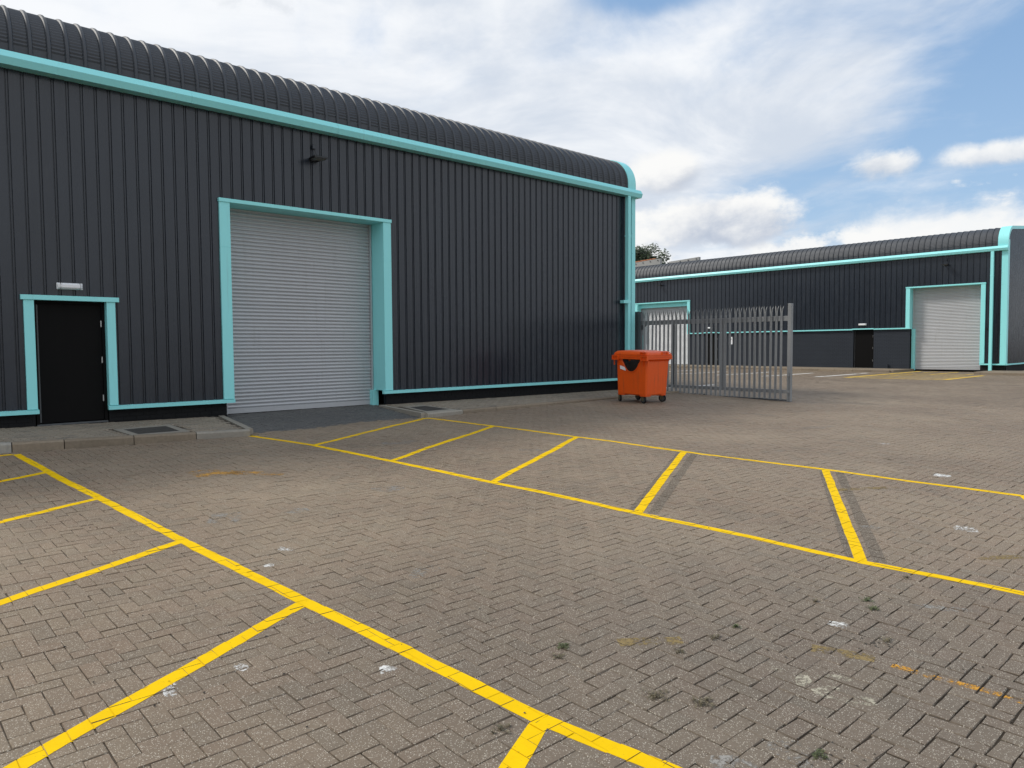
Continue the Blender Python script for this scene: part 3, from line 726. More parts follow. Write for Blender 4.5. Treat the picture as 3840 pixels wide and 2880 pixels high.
RR = .80
def warehouse(root, S):
    T = M['teal']; u0, u1 = S['u0'], S['u1']; zg_top = S['zgut']; p = S['pitch']
    # --- wall cladding, sheet by sheet, cut round the openings
    cache = {}
    def sheet(u, z0, z1, a, b):
        k = (round(z0, 3), round(z1, 3), round(a, 3), round(b, 3))
        if k not in cache: cache[k] = clad_mesh(p, z0, z1, S['style'], a, b)
        ob('cladding_panel', cache[k], root, (u, 0, 0))
    n = int((S['cladu1']-u0)/p); us = [S['cladu1']-(k+1)*p for k in range(n)]
    for u in us:
        z1 = zg_top-.02; cuts = [u, u+p] + [e_ for a, b, zt in S['holes'] for e_ in (a, b) if u < e_ < u+p]; cuts.sort()
        for a, b in zip(cuts, cuts[1:]):
            if b-a < .004: continue
            c = (a+b)/2; z0 = S['zbase'](c)
            for ha, hb, zt in S['holes']:
                if ha < c < hb: z0 = zt
            sheet(u, z0, z1, a-u, b-u)
    # --- bottom trims
    for a, b, z in S['trims']:
        m = MB(); m.prism([(.03, z), (-.055, z), (-.060, z+.062), (.03, z+.075)], a, b); part('base_trim', m, T, root)
    # --- gutter in lengths
    gl = S['gutlen']; a = u0; k = 0
    ge = S['gutend']
    while a < ge-.01:
        b = min(a+gl, ge); m = MB(); z = zg_top
        m.prism([(.02, z-.23), (-.20, z-.225), (-.245, z-.115), (-.175, z+.0), (-.15, z+.0), (-.21, z-.11), (-.15, z-.13), (.0, z-.11)], a+.0015, b-.0015); part('gutter', m, T, root); a = b
    # --- roof
    kw = dict(v0=-.03, z0=zg_top-.14, zs=zg_top+.16, Rr=RR, pitch=S['roofpitch'], back=12.0, ncrimp=S['ncrimp'], amp=S['amp'])
    rm = roof_panel_mesh(S['rpitch'], S['ribw'], **kw); n = int((S['roofu1']-u0)/S['rpitch'])
    for k in range(n): ob('roof_panel', rm, root, (S['roofu1']-(k+1)*S['rpitch'], 0, 0))
    kv = dict(kw); kv['amp'] = 0; kv['ncrimp'] = 4
    # --- verge at the end: turquoise band following the curve, with a drip return down the gable
    m = MB(); outer = roof_path(off=.055, **kv); inner = roof_path(off=-.10, **kv); ve = S['vergeu1']; vs_ = S['roofu1']-.02
    m.sheet(outer, vs_, ve); m.sheet(inner, ve, ve+.0001)
    nO = len(outer); m.add([(ve, a, b) for a, b in outer]+[(ve, a, b) for a, b in inner], [(i, i+1, nO+i+1, nO+i) for i in range(nO-1)])
    lo = roof_path(off=-.02, **kv); m.add([(vs_, a, b) for a, b in outer]+[(vs_, a, b) for a, b in lo], [(i, i+1, nO+i+1, nO+i) for i in range(nO-1)])
    part('verge_flashing', m, T, root)
    # --- corner post flashing
    cz = S['cornerz']; a, b = S['flash']; m = MB(); m.box(a, b, -.05, .03, cz, zg_top+.0); m.box(b-.03, b, .03, .22, cz, zg_top+.3); part('corner_flashing', m, T, root, bev=.004)
    for zz in np.arange(cz+.3, zg_top-.2, .6):
        m = MB(); m.tube([(a+.03, -.049, zz), (a+.03, -.056, zz)], .008, 6); part('fixing', m, M['galv'], root)
    boxpart('corner_recess', M['clad'], root, S['cladu1'], a-.0005, .004, .05, cz, zg_top-.02)
    # --- downpipe
    a, b, zb = S['pipe']
    boxpart('downpipe', T, root, a, b, -.19, -.06, zb, zg_top-.20, bev=.008)
    for zz in S['clips']: boxpart('pipe_bracket', T, root, S['clipu'][0], S['clipu'][1], -.195, -.05, zz, zz+.09)
    boxpart('pipe_collar', T, root, a-.004, b+.004, -.194, -.056, zg_top-1.45, zg_top-1.40)
    # --- gable end and the hidden back
    gp = S['gablepitch']; m = MB(); pts = []; v = .05; k = 0
    gu = u1-.012
    while v < 24:
        pts += [(gu, v), (gu+.0, v+gp*.42), (gu-.05, v+gp*.50), (gu-.05, v+gp*.92)]; v += gp
    def roofz(v):
        vv = v-(-.03)
        if vv < RR: return kw['zs'] + math.sqrt(max(0, RR**2-(RR-vv)**2))
        return kw['zs']+RR*math.cos(S['roofpitch'])+(vv-RR)*math.tan(S['roofpitch']) - .0 if vv < 12 else kw['zs']+.74+(24-vv)*math.tan(S['roofpitch'])
    vs2 = [(a_, b_, z_) for a_, b_ in pts for z_ in (cz+.07, roofz(b_)-.03)]
    m.add(vs2, [(2*i, 2*i+2, 2*i+3, 2*i+1) for i in range(len(pts)-1)]); part('gable_cladding', m, M['clad'], root)
    m = MB(); m.box(u1-.05, u1+.03, -.05, 24, cz-.002, cz+.068); part('gable_trim', m, T, root)
    m = MB(); m.box(u1-.15, u1-.06, .2, 24, -.4, cz); part('gable_plinth', m, M['plinth'], root)
    # inner liner keeps daylight out and closes the back
    m = MB(); zt = zg_top+.35
    m.add([(u0, 24, -.3), (u1-.1, 24, -.3), (u1-.1, 24, zt+.6), (u0, 24, zt+.6)], [(0,1,2,3)])
    m.add([(u0, .2, -.3), (u0, 24, -.3), (u0, 24, zt+.6), (u0, .2, zt)], [(0,1,2,3)])
    m.add([(u0, 12.6, roofz(12)+.1), (u1, 12.6, roofz(12)+.1), (u1, 24, zt+.6), (u0, 24, zt+.6)], [(0,1,2,3)])
    part('back_wall', m, M['clad'], root)
    return roofz
def brick_band(root, u0, u1, z0, z1, v, mat, single, name='brick'):
    bl, bhh = .225, .075; me = None; rows = int(math.ceil((z1-z0)/bhh)); stuff = MB()
    mm = MB(); mm.box(0, bl-.010, 0, .03, 0, bhh-.010); bme = bevel(mm.mesh('brick', mat), .003)
    for r in range(rows):
        u = u0 - (.1125 if r % 2 else 0); z = z1-(r+1)*bhh+.010
        while u < u1-.02:
            a, b = max(u, u0), min(u+bl-.010, u1); dv = random.gauss(0, .0012)
            if b-a > .03:
                if single:
                    if abs(b-a-(bl-.010)) < .001: ob(name, bme, root, (a, v-.008+dv, z))
                    else: boxpart(name, mat, root, a, b, v-.008+dv, v+.02, z, z+bhh-.010)
                else: stuff.box(a, b, v-.008+dv, v+.02, z, z+bhh-.010)
            u += bl
    if not single: tag(part('brickwork', stuff, mat, root), kind='stuff')
    boxpart('mortar', M['mortar'] if not single else M['plinth'], root, u0-.0, u1, v, v+.1, z0-.3, z1-.001)

# near building: facade along +x
whA = thing('warehouse', 'near dark grey clad warehouse with curved roof, turquoise gutter and tall grey shutter', 'warehouse', (0, 14.4, 0))
HA = [(5.68, 9.42, 4.19), (2.42, 3.65, 2.19)]
warehouse(whA, dict(u0=-7., u1=18.5, zgut=6.09, pitch=.2133, style=0, cladu1=18.06, zbase=lambda u: .30, holes=HA,
    trims=[(-7., 2.515, .27), (3.565, 5.815, .27), (9.255, 18.5, .27)], gutlen=3.02, gutend=18.56, roofpitch=R(5.7), ncrimp=19, amp=.012, rpitch=.2665, ribw=.27, roofu1=18.08, vergeu1=18.42,
    flash=(18.27, 18.45), cornerz=.27, pipe=(17.93, 18.06, -.05), clips=[2.62], clipu=(17.72, 18.06), gablepitch=.2))
shutter(whA, 5.60, 9.50, 4.235, .50, .205, .345, .345, .0, right_low=(9.21, 9.36))
pdoor(whA, 2.50, 3.58, .055, 2.165, .13)
m = MB(); m.box(2.31, 3.78, -.068, .02, 2.165, 2.245); m.box(2.50, 3.58, .02, .15, 2.166, 2.19); part('door_lintel', m, M['teal'], whA, bev=.002)
for a, b, s in ((2.35, 2.498, -1), (3.582, 3.72, 1)):
    m = MB(); m.box(a, b, -.045, .02, .345, 2.164); m.box(*( (b-.012, b) if s < 0 else (a, a+.012)), .02, .15, .345, 2.164); part('door_jamb', m, M['teal'], whA, bev=.002)
plA = [(-7., 2.48), (3.60, 5.70), (9.40, 18.35)]
for a, b in plA[1:]: brick_band(whA, a, b, -.10, .268, .10, M['plinth'], b < 6)
brick_band(whA, -1.5, 2.48, -.10, .268, .10, M['plinth'], True); boxpart('plinth', M['plinth'], whA, -7, -1.51, .1, .2, -.2, .268)
boxpart('inner_wall', M['black'], whA, -6.9, 18.2, .75, .80, -.2, 6.4)
bulkhead('white oval bulkhead light above the near black door', (3.03, 14.39, 2.41), 0, .39)
floodlight('small black floodlight on an arm above the tall near shutter', (7.62, 14.39, 5.28), 0)

# far building: facade faces the near one side-on
whB = thing('warehouse', 'far dark grey warehouse with brick lower wall, two bright shutters and turquoise corner', 'warehouse', (42, 10.1, -.02), (0, -.0055, -math.pi/2))
HB = [(-4.50, -1.03, 4.30), (-22.43, -18.08, 4.33)]
def zbB(u): return 2.19 if u < -4.4 else .33
warehouse(whB, dict(u0=-30., u1=.0, zgut=6.06, pitch=.2775, style=1, cladu1=-.36, zbase=zbB, holes=HB,
    trims=[(-30., -22.3, 2.14), (-18.15, -16.95, 2.14), (-15.85, -7.36, 2.14), (-6.24, -4.36, 2.14), (-1.13, -.02, .27)], gutlen=5.2, gutend=.0, roofpitch=R(5.7), ncrimp=17, amp=.007, rpitch=.278, ribw=.17, roofu1=-.42, vergeu1=.0,
    flash=(-.27, -.005), cornerz=.27, pipe=(-.71, -.575, -.03), clips=[], clipu=(0, 0), gablepitch=.125))
shutter(whB, -4.60, -.93, 4.35, .42, .20, 2.14, .345, .0, left_low=(-4.40, -4.25))
shutter(whB, -22.53, -17.98, 4.38, .42, .22, 2.14, 2.14, .0, left_low=(-22.31, -22.16), right_low=(-18.35, -18.20), box=True)
for a, b, z1 in ((-7.34, -6.25, 2.17), (-16.88, -15.92, 2.17)):
    pdoor(whB, a, b, .03, z1, .11)
    m = MB(); m.box(a-.03, b+.03, -.068, .10, 2.165, 2.225); part('door_lintel', m, M['teal'], whB, bev=.002)
for a, b in ((-30., -22.3), (-18.20, -16.88), (-15.92, -7.34), (-6.25, -4.40)): brick_band(whB, a, b, -.1, 2.138, .06, M['brickpaint'], False)
boxpart('plinth', M['plinth'], whB, -1.13, -.10, .08, .2, -.3, .27)
boxpart('inner_wall', M['black'], whB, -29.9, -.3, .75, .80, -.3, 6.4)
m = MB(); m.tube([(-5.5, .0, -.1), (-5.5, .0, .20)], .05, 10); m.tube([(-5.5, 0, .17), (-5.5, 0, .25)], .065, 10); part('vent_pipe', m, M['brickpaint'], whB)
boxpart('wall_pipe', M['blackplastic'], whB, -.85, -.60, -.06, .0, 2.02, 2.08)
mwB = Matrix.Translation((42, 10.1, -.02)) @ Matrix.Rotation(-math.pi/2, 4, 'Z') @ Matrix.Rotation(-.0055, 4, 'Y')
def onB(u, v, z): return tuple(mwB @ Vector((u, v, z)))
bulkhead('white bulkhead light above the far black door beside the brick wall', onB(-6.83, -.01, 2.44), -math.pi/2, .42)
bulkhead('white bulkhead light seen between the gate pales', onB(-16.5, -.01, 2.50), -math.pi/2, .42)
floodlight('floodlight above the right-hand shutter of the far building', onB(-2.70, -.02, 5.36), -math.pi/2)
floodlight('floodlight on the far building just right of the near corner', onB(-20.29, -.02, 5.50), -math.pi/2)
sg = thing('notice_board', 'white notice on the far brick wall, seen through the gate', 'sign', onB(-15.0, .045, 1.66), (0, 0, -math.pi/2))
boxpart('plate', M['white'], sg, -.13, .13, -.012, 0, -.235, .235); boxpart('print', M['galv'], sg, -.07, .07, -.0135, -.0122, .05, .14)

# far footway with kerb
fwB = tag(ob('footway_far', None), kind='structure')
def far_foot(y0, y1):
    m = MB(); m.box(39.3, 42.3, y0, y1, -.3, -.018); part('footway_surface', m, M['concrete'], fwB)
    y = y0
    while y < y1-.05:
        b = min(y+.915, y1); mm = MB(); mm.box(39.17, 39.298, y+.004, b-.004, -.3, -.012); part('kerb_stone', mm, M['concrete'], fwB, bev=.012); y = b
far_foot(14.45, 33.0); far_foot(4.0, 10.6)
m = MB(); m.box(42.3, 62, 4.0, 9.6, -.3, -.02); part('footway_surface', m, M['concrete'], fwB)
for k in range(3):
    mm = MB(); mm.box(39.3+k*.95, 40.24+k*.95, 14.30, 14.448, -.3, -.010-.002*k); part('kerb_stone', mm, M['concrete'], fwB)
    mm = MB(); mm.box(39.3+k*.95, 40.24+k*.95, 10.602, 10.73, -.3, -.010-.002*k); part('kerb_stone', mm, M['concrete'], fwB)

# ------------------------------------------------------------------ palisade gate
HG, EG = Vector((18.50, 14.22, 0)), Vector((18.21, 9.21, 0)); gd = (EG-HG).normalized(); GL = (EG-HG).length
gate = thing('palisade_gate', 'open grey galvanised palisade gate with pointed pales, behind the orange bin', 'gate', (HG.x, HG.y, 0), (0, 0, math.atan2(gd.y, gd.x)))
# local x runs from the hinge to the free end; local +y faces the far yard or near yard alike
def pale_mesh():
    m = MB(); W = .071; th = .003
    prof = [(-.5, .0), (-.30, -.016), (-.12, -.004), (0, -.002), (.12, -.004), (.30, -.016), (.5, .0)]
    def row(z, sx=1., bend=0., dz=0.): return [(a*W*sx, b+bend, z) for a, b in prof]
    zt = 2.17
    rows = [row(-.09), row(zt)]; n = len(prof); vs = []
    for q in rows: vs += q + [(a, b+th, z) for a, b, z in q]
    fs = []
    for s in (0, n): fs += [(s+i, s+i+1, 2*n+s+i+1, 2*n+s+i) for i in range(n-1)]
    fs += [(0, n, 3*n, 2*n), (n-1, 2*n-1, 4*n-1, 3*n-1)]; m.add(vs, fs)
    # three claws: middle leans one way, the outer two splay the other
    for c, w, dx, dy, top in ((0, .024, 0, -.050, .21), (-.024, .022, -.026, .030, .185), (.024, .022, .026, .030, .185)):
        base = [(c-w/2, 0), (c+w/2, 0)]; S_ = 5; vs = []
        for k in range(S_+1):
            t = k/S_; wz = w*(1-.9*max(0, (t-.68)/.32)); off = t*t
            for sx in (-1, 1): vs += [(c+dx*off+sx*wz/2, dy*off-.006, zt+top*t), (c+dx*off+sx*wz/2, dy*off-.006+th, zt+top*t)]
        fs = [(0,1,3,2)]
        for k in range(S_):
            o = k*4; fs += [(o, o+2, o+6, o+4), (o+1, o+5, o+7, o+3), (o, o+4, o+5, o+1), (o+2, o+3, o+7, o+6)]
        m.add(vs, fs)
    return fixn(m.mesh('pale', M['galv']))
pm = pale_mesh(); NP = 31
for k in range(NP):
    ob('pale', pm, gate, (.22 + (GL-.40)*k/(NP-1), -.035, random.gauss(0, .004)), (random.gauss(0, .006), random.gauss(0, .004), random.gauss(0, .03)))
def gbar(name, a, b, y0, y1, z0, z1, mat='galv', bev=.003): return boxpart(name, M[mat], gate, a, b, y0, y1, z0, z1, bev=bev)
gbar('top_rail', .10, GL, -.016, .034, 1.955, 2.055); gbar('top_rail_flange', .10, GL, -.0165, -.006, 2.056, 2.085)
gbar('bottom_rail', .10, GL, -.016, .034, .075, .165); gbar('ground_bar', .05, GL*.49, -.012, .028, -.105, -.060, 'galvdark'); gbar('ground_bar', GL*.494, GL, -.012, .028, -.128, -.083, 'galvdark')
gbar('end_stile', GL, GL+.10, -.05, .05, -.135, 2.40, bev=.006); gbar('middle_stile', GL*.60, GL*.60+.075, -.014, .032, .166, 1.954); gbar('middle_stile', GL*.255, GL*.255+.075, -.014, .032, .166, 1.954, 'galvdark')
gbar('hinge_stile', .0, .10, -.05, .05, -.05, 2.34, 'galvdark', .006)
m = MB(); m.add([(.10, -.01, 1.974), (.30, -.01, 1.974), (.10, -.01, 1.80), (.10, .02, 1.974), (.30, .02, 1.974), (.10, .02, 1.80)], [(0,2,1),(3,4,5),(0,1,4,3),(1,2,5,4),(2,0,3,5)]); part('gusset', m, M['galvdark'], gate)
m = MB(); m.tube([(GL+.05, -.07, -.13), (GL+.05, -.07, .62)], .012, 8); m.tube([(GL+.05, -.07, .45), (GL+.05, -.14, .45)], .010, 6); part('drop_bolt', m, M['galv'], gate)
gbar('bolt_guide', GL+.02, GL+.08, -.09, -.05, .10, .14); gbar('bolt_guide', GL+.02, GL+.08, -.09, -.05, .52, .56)
for k in range(NP):
    x = .22 + (GL-.40)*k/(NP-1); m = MB(); m.tube([(x, -.034, 2.07), (x, -.060, 2.07)], .008, 6); part('bolt', m, M['galv'], gate)
gp_ = thing('gate_post', 'thick grey steel gate post standing at the near building corner', 'post', (18.66, 14.42, 0), (0, 0, .05))
m = MB(); m.box(-.11, .11, -.11, .11, -.15, 2.36); part('post', m, M['galvdark'], gp_, bev=.012)
boxpart('post_cap', M['galvdark'], gp_, -.118, .118, -.118, .118, 2.361, 2.385, bev=.006)
for z in (.35, 1.92): boxpart('hinge', M['galvdark'], gp_, -.10, .04, -.16, -.112, z, z+.10, bev=.004)

# ------------------------------------------------------------------ orange bin
def build_bin():
    bx0, by0 = 15.055, 11.49; gzv = float(gz(bx0, by0))
    t = thing('waste_bin', 'orange four-wheeled waste bin with black side scoop and white sticker', 'waste bin', (bx0, by0, gzv), (math.atan(SLOPE), 0, R(1.0)))
    def ring(w, d, z, r=.06, seg=4):
        pts = []
        for cx, cy, a0 in ((w-r, d-r, 0), (-w+r, d-r, 90), (-w+r, -d+r, 180), (w-r, -d+r, 270)):
            for k in range(seg+1):
                a = R(a0+90*k/seg); pts.append((cx+r*math.cos(a), cy+r*math.sin(a), z))
        return pts
    def loft(rings, cap0=True, cap1=True):
        m = MB(); n = len(rings[0])
        for q in rings: m.v += q
        for k in range(len(rings)-1):
            for i in range(n): m.f.append((k*n+i, k*n+(i+1) % n, (k+1)*n+(i+1) % n, (k+1)*n+i))
        if cap0: m.f.append(tuple(range(n-1, -1, -1)))
        if cap1: m.f.append(tuple(range((len(rings)-1)*n, len(rings)*n)))
        m.mi = [0]*len(m.f); return m
    O = M['orange']
    body = part('body', loft([ring(.40, .42, .195, .05), ring(.435, .447, .225, .05), ring(.452, .462, .60, .055), ring(.475, .480, 1.10, .06)]), O, t)
    # low skirts over the castors
    for sx in (-1, 1):
        for sy in (-1, 1):
            m = MB(); x, y = sx*.318, sy*.335; m.box(x-.105, x+.105, y-.10, y+.10, .172, .232); part('castor_skirt', m, O, t, bev=.012)
    rim = part('rim', loft([ring(.505, .515, 1.085, .05), ring(.535, .545, 1.095, .055), ring(.535, .545, 1.125, .055), ring(.520, .530, 1.128, .055), ring(.520, .530, 1.140, .055), ring(.535, .545, 1.143, .055), ring(.535, .545, 1.180, .055), ring(.50, .51, 1.184, .05)]), O, t)
    # comb under the rim on the long side
    for k in range(11):
        x = -.42+.084*k; m = MB(); m.add([(x-.004, -.53, 1.085), (x+.004, -.53, 1.085), (x+.004, -.475, 1.085), (x-.004, -.475, 1.085), (x-.004, -.474, 1.03), (x+.004, -.474, 1.03)], [(0,1,2,3),(0,4,5,1),(1,5,2),(0,3,4),(3,2,5,4)]); part('comb_rib', m, O, t)
    # lid: slightly domed, lower at the hinge end
    lid = part('lid', loft([ring(.525, .53, 1.186, .06), ring(.525, .53, 1.215, .06), ring(.505, .515, 1.255, .07), ring(.47, .47, 1.285, .09), ring(.33, .30, 1.305, .10)]), O, t)
    for x, y, a in ((.18, -.535, 0), (-.535, -.40, 1)):
        m = MB(); w = .11 if a == 0 else .09
        if a == 0:
            m.box(x-w, x+w, y-.012, y+.03, 1.205, 1.215); m.box(x-w, x+w, y-.012, y+.03, 1.262, 1.272); m.box(x-w, x-w+.012, y-.012, y+.03, 1.2155, 1.2615); m.box(x+w-.012, x+w, y-.012, y+.03, 1.2155, 1.2615)
        else:
            m.box(x-.012, x+.03, y-w, y+w, 1.205, 1.215); m.box(x-.012, x+.03, y-w, y+w, 1.262, 1.272); m.box(x-.012, x+.03, y-w, y-w+.012, 1.2155, 1.2615); m.box(x-.012, x+.03, y+w-.012, y+w, 1.2155, 1.2615)
        part('lid_grip', m, O, t)
    # lifting pockets at both ends of the scoop side
    for y in (-.445, .445):
        m = MB(); x0, x1 = -.572, -.50; m.box(x0, x1, y-.095, y+.095, 1.06, 1.078); m.box(x0, x1, y-.095, y+.095, 1.155, 1.178); m.box(x0, x1, y-.095, y-.075, 1.0785, 1.1545); m.box(x0, x1, y+.075, y+.095, 1.0785, 1.1545); m.box(x0+.04, x1, y-.0745, y+.0745, 1.0785, 1.1545); part('lifting_pocket', m, O, t, bev=.003)
        for q in (-.07, .07): boxpart('pocket_rib', O, t, -.503, -.465, y+q-.006, y+q+.006, .93, 1.06)
    # black scoop: flattened bowl let into the side, with a raised lip
    m = MB(); nA, nR = 22, 7; cz = 1.06; rw, rh = .235, .30
    vs = [(-.468-.085, 0, cz-.07)]
    for r in range(1, nR+1):
        q = r/nR
        for a in range(nA+1):
            th = math.pi + math.pi*a/nA; dep = .085*math.cos(q*math.pi/2)**.8
            wy = rw*(1.0 + .28*max(0, 1-abs(math.sin(th))*2.2)*q)
            vs.append((-.462-dep*(1-.0)*(1.), wy*q*math.cos(th), cz + .02 + rh*q*math.sin(th)))
    fs = [(0, 1+a, 2+a) for a in range(nA)]
    for r in range(nR-1):
        o = 1+r*(nA+1); fs += [(o+a, o+nA+1+a, o+nA+2+a, o+a+1) for a in range(nA)]
    m.add(vs, fs); part('side_scoop', m, M['blackplastic'], t, smooth=True)
    pts = [(-.476, 1.30*rw, cz+.02)] + [(-.474, rw*1.02*math.cos(math.pi+math.pi*a/18)*(1.0 if 1 < a < 17 else 1.15), cz+.02+rh*1.03*math.sin(math.pi+math.pi*a/18)) for a in range(18, -1, -1)] + [(-.476, -1.30*rw, cz+.02)]
    m = MB(); m.tube(pts, .012, 6); part('scoop_lip', m, O, t)
    m = MB(); m.tube([(-.552, .04, .985), (-.560, .04, .985)], .022, 10); part('scoop_lock', m, M['rubber'], t)
    # sticker, skewed
    m = MB(); c, s = math.cos(R(12)), math.sin(R(12)); q = [(-.105, -.045), (.105, -.045), (.105, .045), (-.105, .045)]
    m.add([(-.4755 + (.0025 if zz > 0 else 0) - (cz_*.012), .255 - (a*c-b*s)*.85 , .86+cz_) for zz in (0,) for a, b in q for cz_ in ((-(a*s)-0)+b*c,)], [(0,1,2,3)])
    me = m.mesh('sticker', M['white']); st = ob('sticker', me, t, (-.003, 0, 0))
    m = MB(); m.tube([(.40, -.536, 1.235), (.40, -.5, 1.235)], .014, 10); part('lid_badge', m, M['white'], t)
    # castors
    for k, (x, y, a) in enumerate(((-.345, -.31, 70), (-.345, .42, 55), (.42, -.33, 100), (.36, .38, 80))):
        c = ob('castor', None, t, (x, y, 0), (0, 0, R(a)))
        m = MB(); m.box(-.05, .05, -.05, .05, .165, .185); m.box(-.03, .05, -.032, -.026, .07, .166); m.box(-.03, .05, .026, .032, .07, .166); part('fork', m, M['zincyellow'], c)
        m = MB(); pr = []
        for q in range(20):
            an = 2*math.pi*q/20; pr.append((math.cos(an), math.sin(an)))
        for w, r in ((-.022, .070), (-.022, .088), (-.014, .098), (.014, .098), (.022, .088), (.022, .070)): m.v += [(r*ca, w, .098+r*sa) for ca, sa in pr]
        for b in range(5):
            for q in range(20): m.f.append((b*20+q, b*20+(q+1) % 20, (b+1)*20+(q+1) % 20, (b+1)*20+q)); m.mi.append(0)
        part('tyre', m, M['rubber'], c, smooth=False)
        m = MB(); m.tube([(0, -.018, .098), (0, .018, .098)], .071, 16); m.tube([(0, -.034, .098), (0, .034, .098)], .016, 8); part('wheel_hub', m, M['galvdark'], c)
build_bin()

# ------------------------------------------------------------------ beyond: parapets of another unit, and a tree
far = thing('distant_building', 'pale grey parapets with orange tiles showing over the far curved roof', 'building', (60, 44, 0))
boxpart('wall', M['fargrey'], far, .2, 12, -4.5, 14, -.3, 8.2)
for y0, y1, z0, z1, zz in ((-.35, 9., 8.5, 9.72, .10), (-4.75, -1.4, 8.6, 9.48, .13)):
    m = MB(); m.add([(0, y0, z0), (0, y1, z0), (0, y1, z1-.0-(y1-y0)*.05), (0, y0, z1), (.3, y0, z0), (.3, y1, z0), (.3, y1, z1-(y1-y0)*.05), (.3, y0, z1)], [(0,1,2,3),(4,7,6,5),(0,3,7,4),(1,5,6,2),(3,2,6,7),(0,4,5,1)]); pq = part('parapet', m, M['fargrey'], far)
    for k in range(int((y1-y0)/.9)): boxpart('coping_clip', M['galvdark'], far, -.06, .0, y0+.9*k+.2, y0+.9*k+.30, z1-.20-.05*.9*k, z1-.12-.05*.9*k)
for k in range(9): boxpart('roof_tile', M['tile'], far, .02, .28, .3+k*.36, .62+k*.36, 9.70-.018*k, 9.80-.018*k, bev=.02)
tree = thing('tree', 'dark green leafy tree top behind the far roof beside the near building corner', 'tree', (72, 55.1, -.2))
m = MB(); m.tube([(0, 0, 0), (.2, .1, 4), (.1, .0, 7.5), (-.2, .2, 10.5)], [.35, .28, .2, .08], 10); tr = part('trunk', m, M['bark'], tree, smooth=True)
for k in range(9):
    a = k*2.4; z0 = 5+k*.6; m = MB(); e_ = (math.cos(a)*2.6, math.sin(a)*2.6, z0+1.6+.2*k); m.tube([(.1, 0, z0), tuple(q*.5 for q in e_[:2])+(z0+1,), e_], [.12, .08, .03], 6); part('limb', m, M['bark'], tr)
lv = []; lf = []
cl = [(random.gauss(0, 1.2), random.gauss(0, 1.35), 10.2+1.25*random.gauss(0, 1), random.uniform(.55, 1.0)) for _ in range(110)]
cl = [(x*(1.25-.07*(z-7)), y*(1.25-.07*(z-7)), z, r) for x, y, z, r in cl]
for cx, cy, cz, cr in cl:
    for _ in range(230):
        d = Vector((random.gauss(0, 1), random.gauss(0, 1), random.gauss(0, 1))).normalized()*cr*random.random()**.45
        c = Vector((cx, cy, cz)) + d; u = Vector((random.gauss(0, 1), random.gauss(0, 1), random.gauss(0, 1))).normalized(); w = u.orthogonal().normalized(); L = random.uniform(.11, .20)
        o = len(lv); lv += [tuple(c-u*L), tuple(c+w*L*.5), tuple(c+u*L), tuple(c-w*L*.5)]; lf.append((o, o+1, o+2, o+3))
me = bpy.data.meshes.new('crown'); me.from_pydata(lv, [], lf); me.materials.append(M['treeleaf']); ob('crown', me, tree)

# ------------------------------------------------------------------ weeds and crumbs in the joints
def weed(x, y, r, n, mat, label, h=.018):
    t = thing('weed', label, 'weed', (x, y, float(gz(x, y))), group='weeds in the paving joints')
    for q in range(3):
        m = MB()
        for k in range(n//3):
            a = random.uniform(0, 6.28); rr = r*random.random()**.6; cx, cy = math.cos(a)*rr*(1. if k % 3 else .25), math.sin(a)*rr*(.25 if k % 3 else 1.)
            for s in range(3):
                b = random.uniform(0, 6.28); L = random.uniform(.006, .016); d = Vector((math.cos(b), math.sin(b), random.uniform(.1, 1.0))).normalized()*L; w = Vector((-math.sin(b), math.cos(b), 0))*L*.28
                z = random.uniform(0, h)*(1-rr/r*.6); p = Vector((cx, cy, z)); m.add([p, p+d*.5+w, p+d, p+d*.5-w], [(0,1,2,3)])
            m.add([(cx*.3, cy*.3, 0), (cx*.3+.0015, cy*.3, 0), (cx, cy, z)], [(0,1,2)])
        part('sprig', m, M[mat], t)
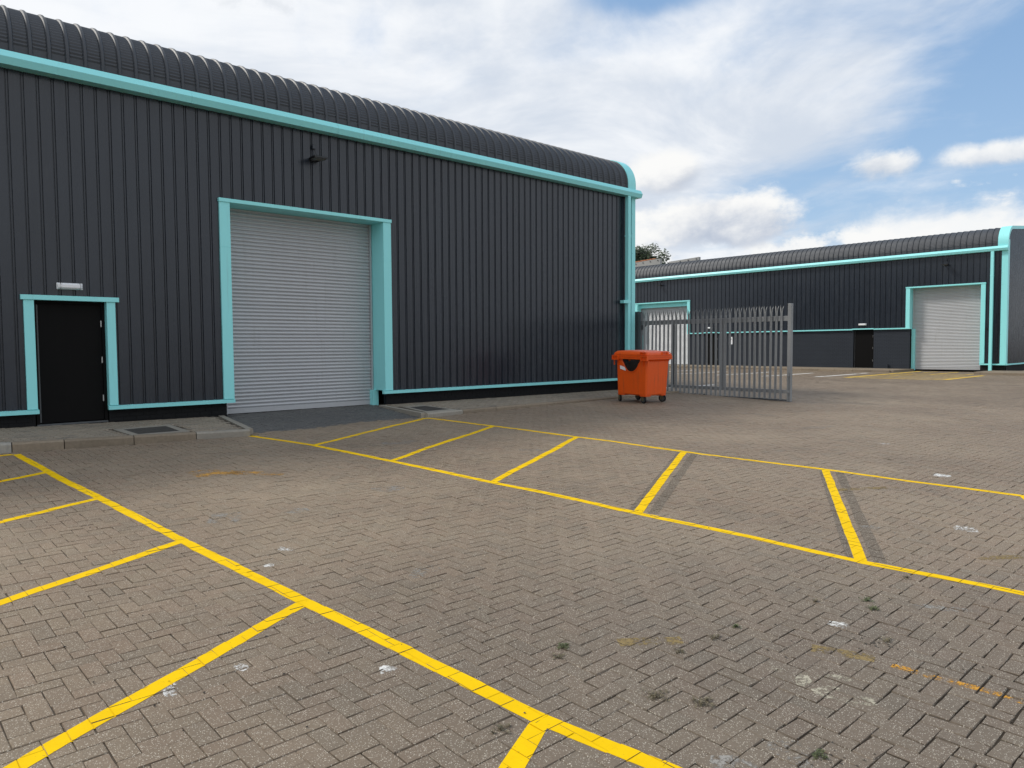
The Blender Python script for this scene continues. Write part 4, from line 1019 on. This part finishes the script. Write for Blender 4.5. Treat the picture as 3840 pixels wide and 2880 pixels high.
for a in ((2.92, 2.76, .050, 60, 'weed', 'bright green weed tuft nearest the long yellow line, upper of two'), (2.81, 2.69, .045, 33, 'weeddry', 'brownish weed just below the bright green tuft'),
          (2.86, 2.09, .085, 75, 'weeddry', 'widest patch of low brown weed, left of two side by side'), (2.97, 1.90, .075, 66, 'weeddry', 'low straggling brown weed right of the widest patch'),
          (3.92, 2.29, .030, 36, 'weed', 'small upright green weed left of the white paint drip'), (3.68, 2.28, .055, 36, 'weeddry', 'thin brown weed along a joint below the small upright green one'),
          (3.36, 2.30, .045, 30, 'weeddry', 'small dry weed at the left end of an open joint'), (4.95, 1.94, .055, 45, 'weed', 'grey-green weed above the white paint drip, larger of the pair'),
          (4.83, 1.85, .045, 39, 'weed', 'grey-green weed just below the larger one above the paint drip'), (4.68, 2.15, .032, 24, 'weeddry', 'tiny dry weed left of the pair above the paint drip'),
          (5.64, 1.93, .05, 36, 'weeddry', 'dry weed just below the far yellow line near its cross stroke'), (2.96, 1.34, .045, 40, 'weed', 'mossy green weed at the bottom edge beside an open joint'),
          (2.11, 2.37, .060, 42, 'weeddry', 'flat dry weed left of the nearest yellow cross stroke'), (4.39, 1.60, .05, 36, 'weeddry', 'brown weed at a wide joint above the old orange line'), (10.9, 4.0, .07, 30, 'weeddry', 'lone dry weed at the right edge beyond the far yellow line')):
    weed(*a)
cv, cf = [], []
def crumb(x, y, s, z=.0):
    o = len(cv); zz = float(gz(x, y))-.006+z
    for dx, dy, dz in ((1,0,.3),(-.5,.87,.3),(-.5,-.87,.3),(0,0,1.1),(0,0,-.2)): cv.append((x+dx*s*random.uniform(.6,1.2), y+dy*s*random.uniform(.6,1.2), zz+dz*s*.8))
    cf.extend([tuple(o+i for i in q) for q in ((0,1,3),(1,2,3),(2,0,3),(1,0,4),(2,1,4),(0,2,4))])
lo_idx = np.where((loose > .12) & inview)[0]
for i in lo_idx:
    for _ in range(int(2+9*loose[i]*random.random())):
        s = random.choice((0, 1, 2, 3)); t_ = random.uniform(-1, 1)
        w, h_ = hw[i], hh[i]
        lx, ly = ((t_*w, -h_), (t_*w, h_), (-w, t_*h_), (w, t_*h_))[s]
        crumb(bx[i]+lx+random.gauss(0, .0025), by[i]+ly+random.gauss(0, .0025), random.uniform(.002, .0062))
for _ in range(260):
    d = random.uniform(2.2, 13); a = R(random.uniform(14, 82)); crumb(d*math.cos(a), d*math.sin(a), random.uniform(.003, .010), .009)
for _ in range(36):
    crumb(random.gauss(4.30, .05), random.gauss(1.52, .18), random.uniform(.006, .016)); crumb(random.gauss(3.0, .08), random.gauss(1.30, .06), random.uniform(.005, .014))
me = bpy.data.meshes.new('soil_crumbs'); me.from_pydata(cv, [], cf); me.materials.append(M['soil'])
tag(ob('soil_crumbs', me), 'dark soil crumbs and bits of dry leaf lying in the open joints', 'soil', kind='stuff')
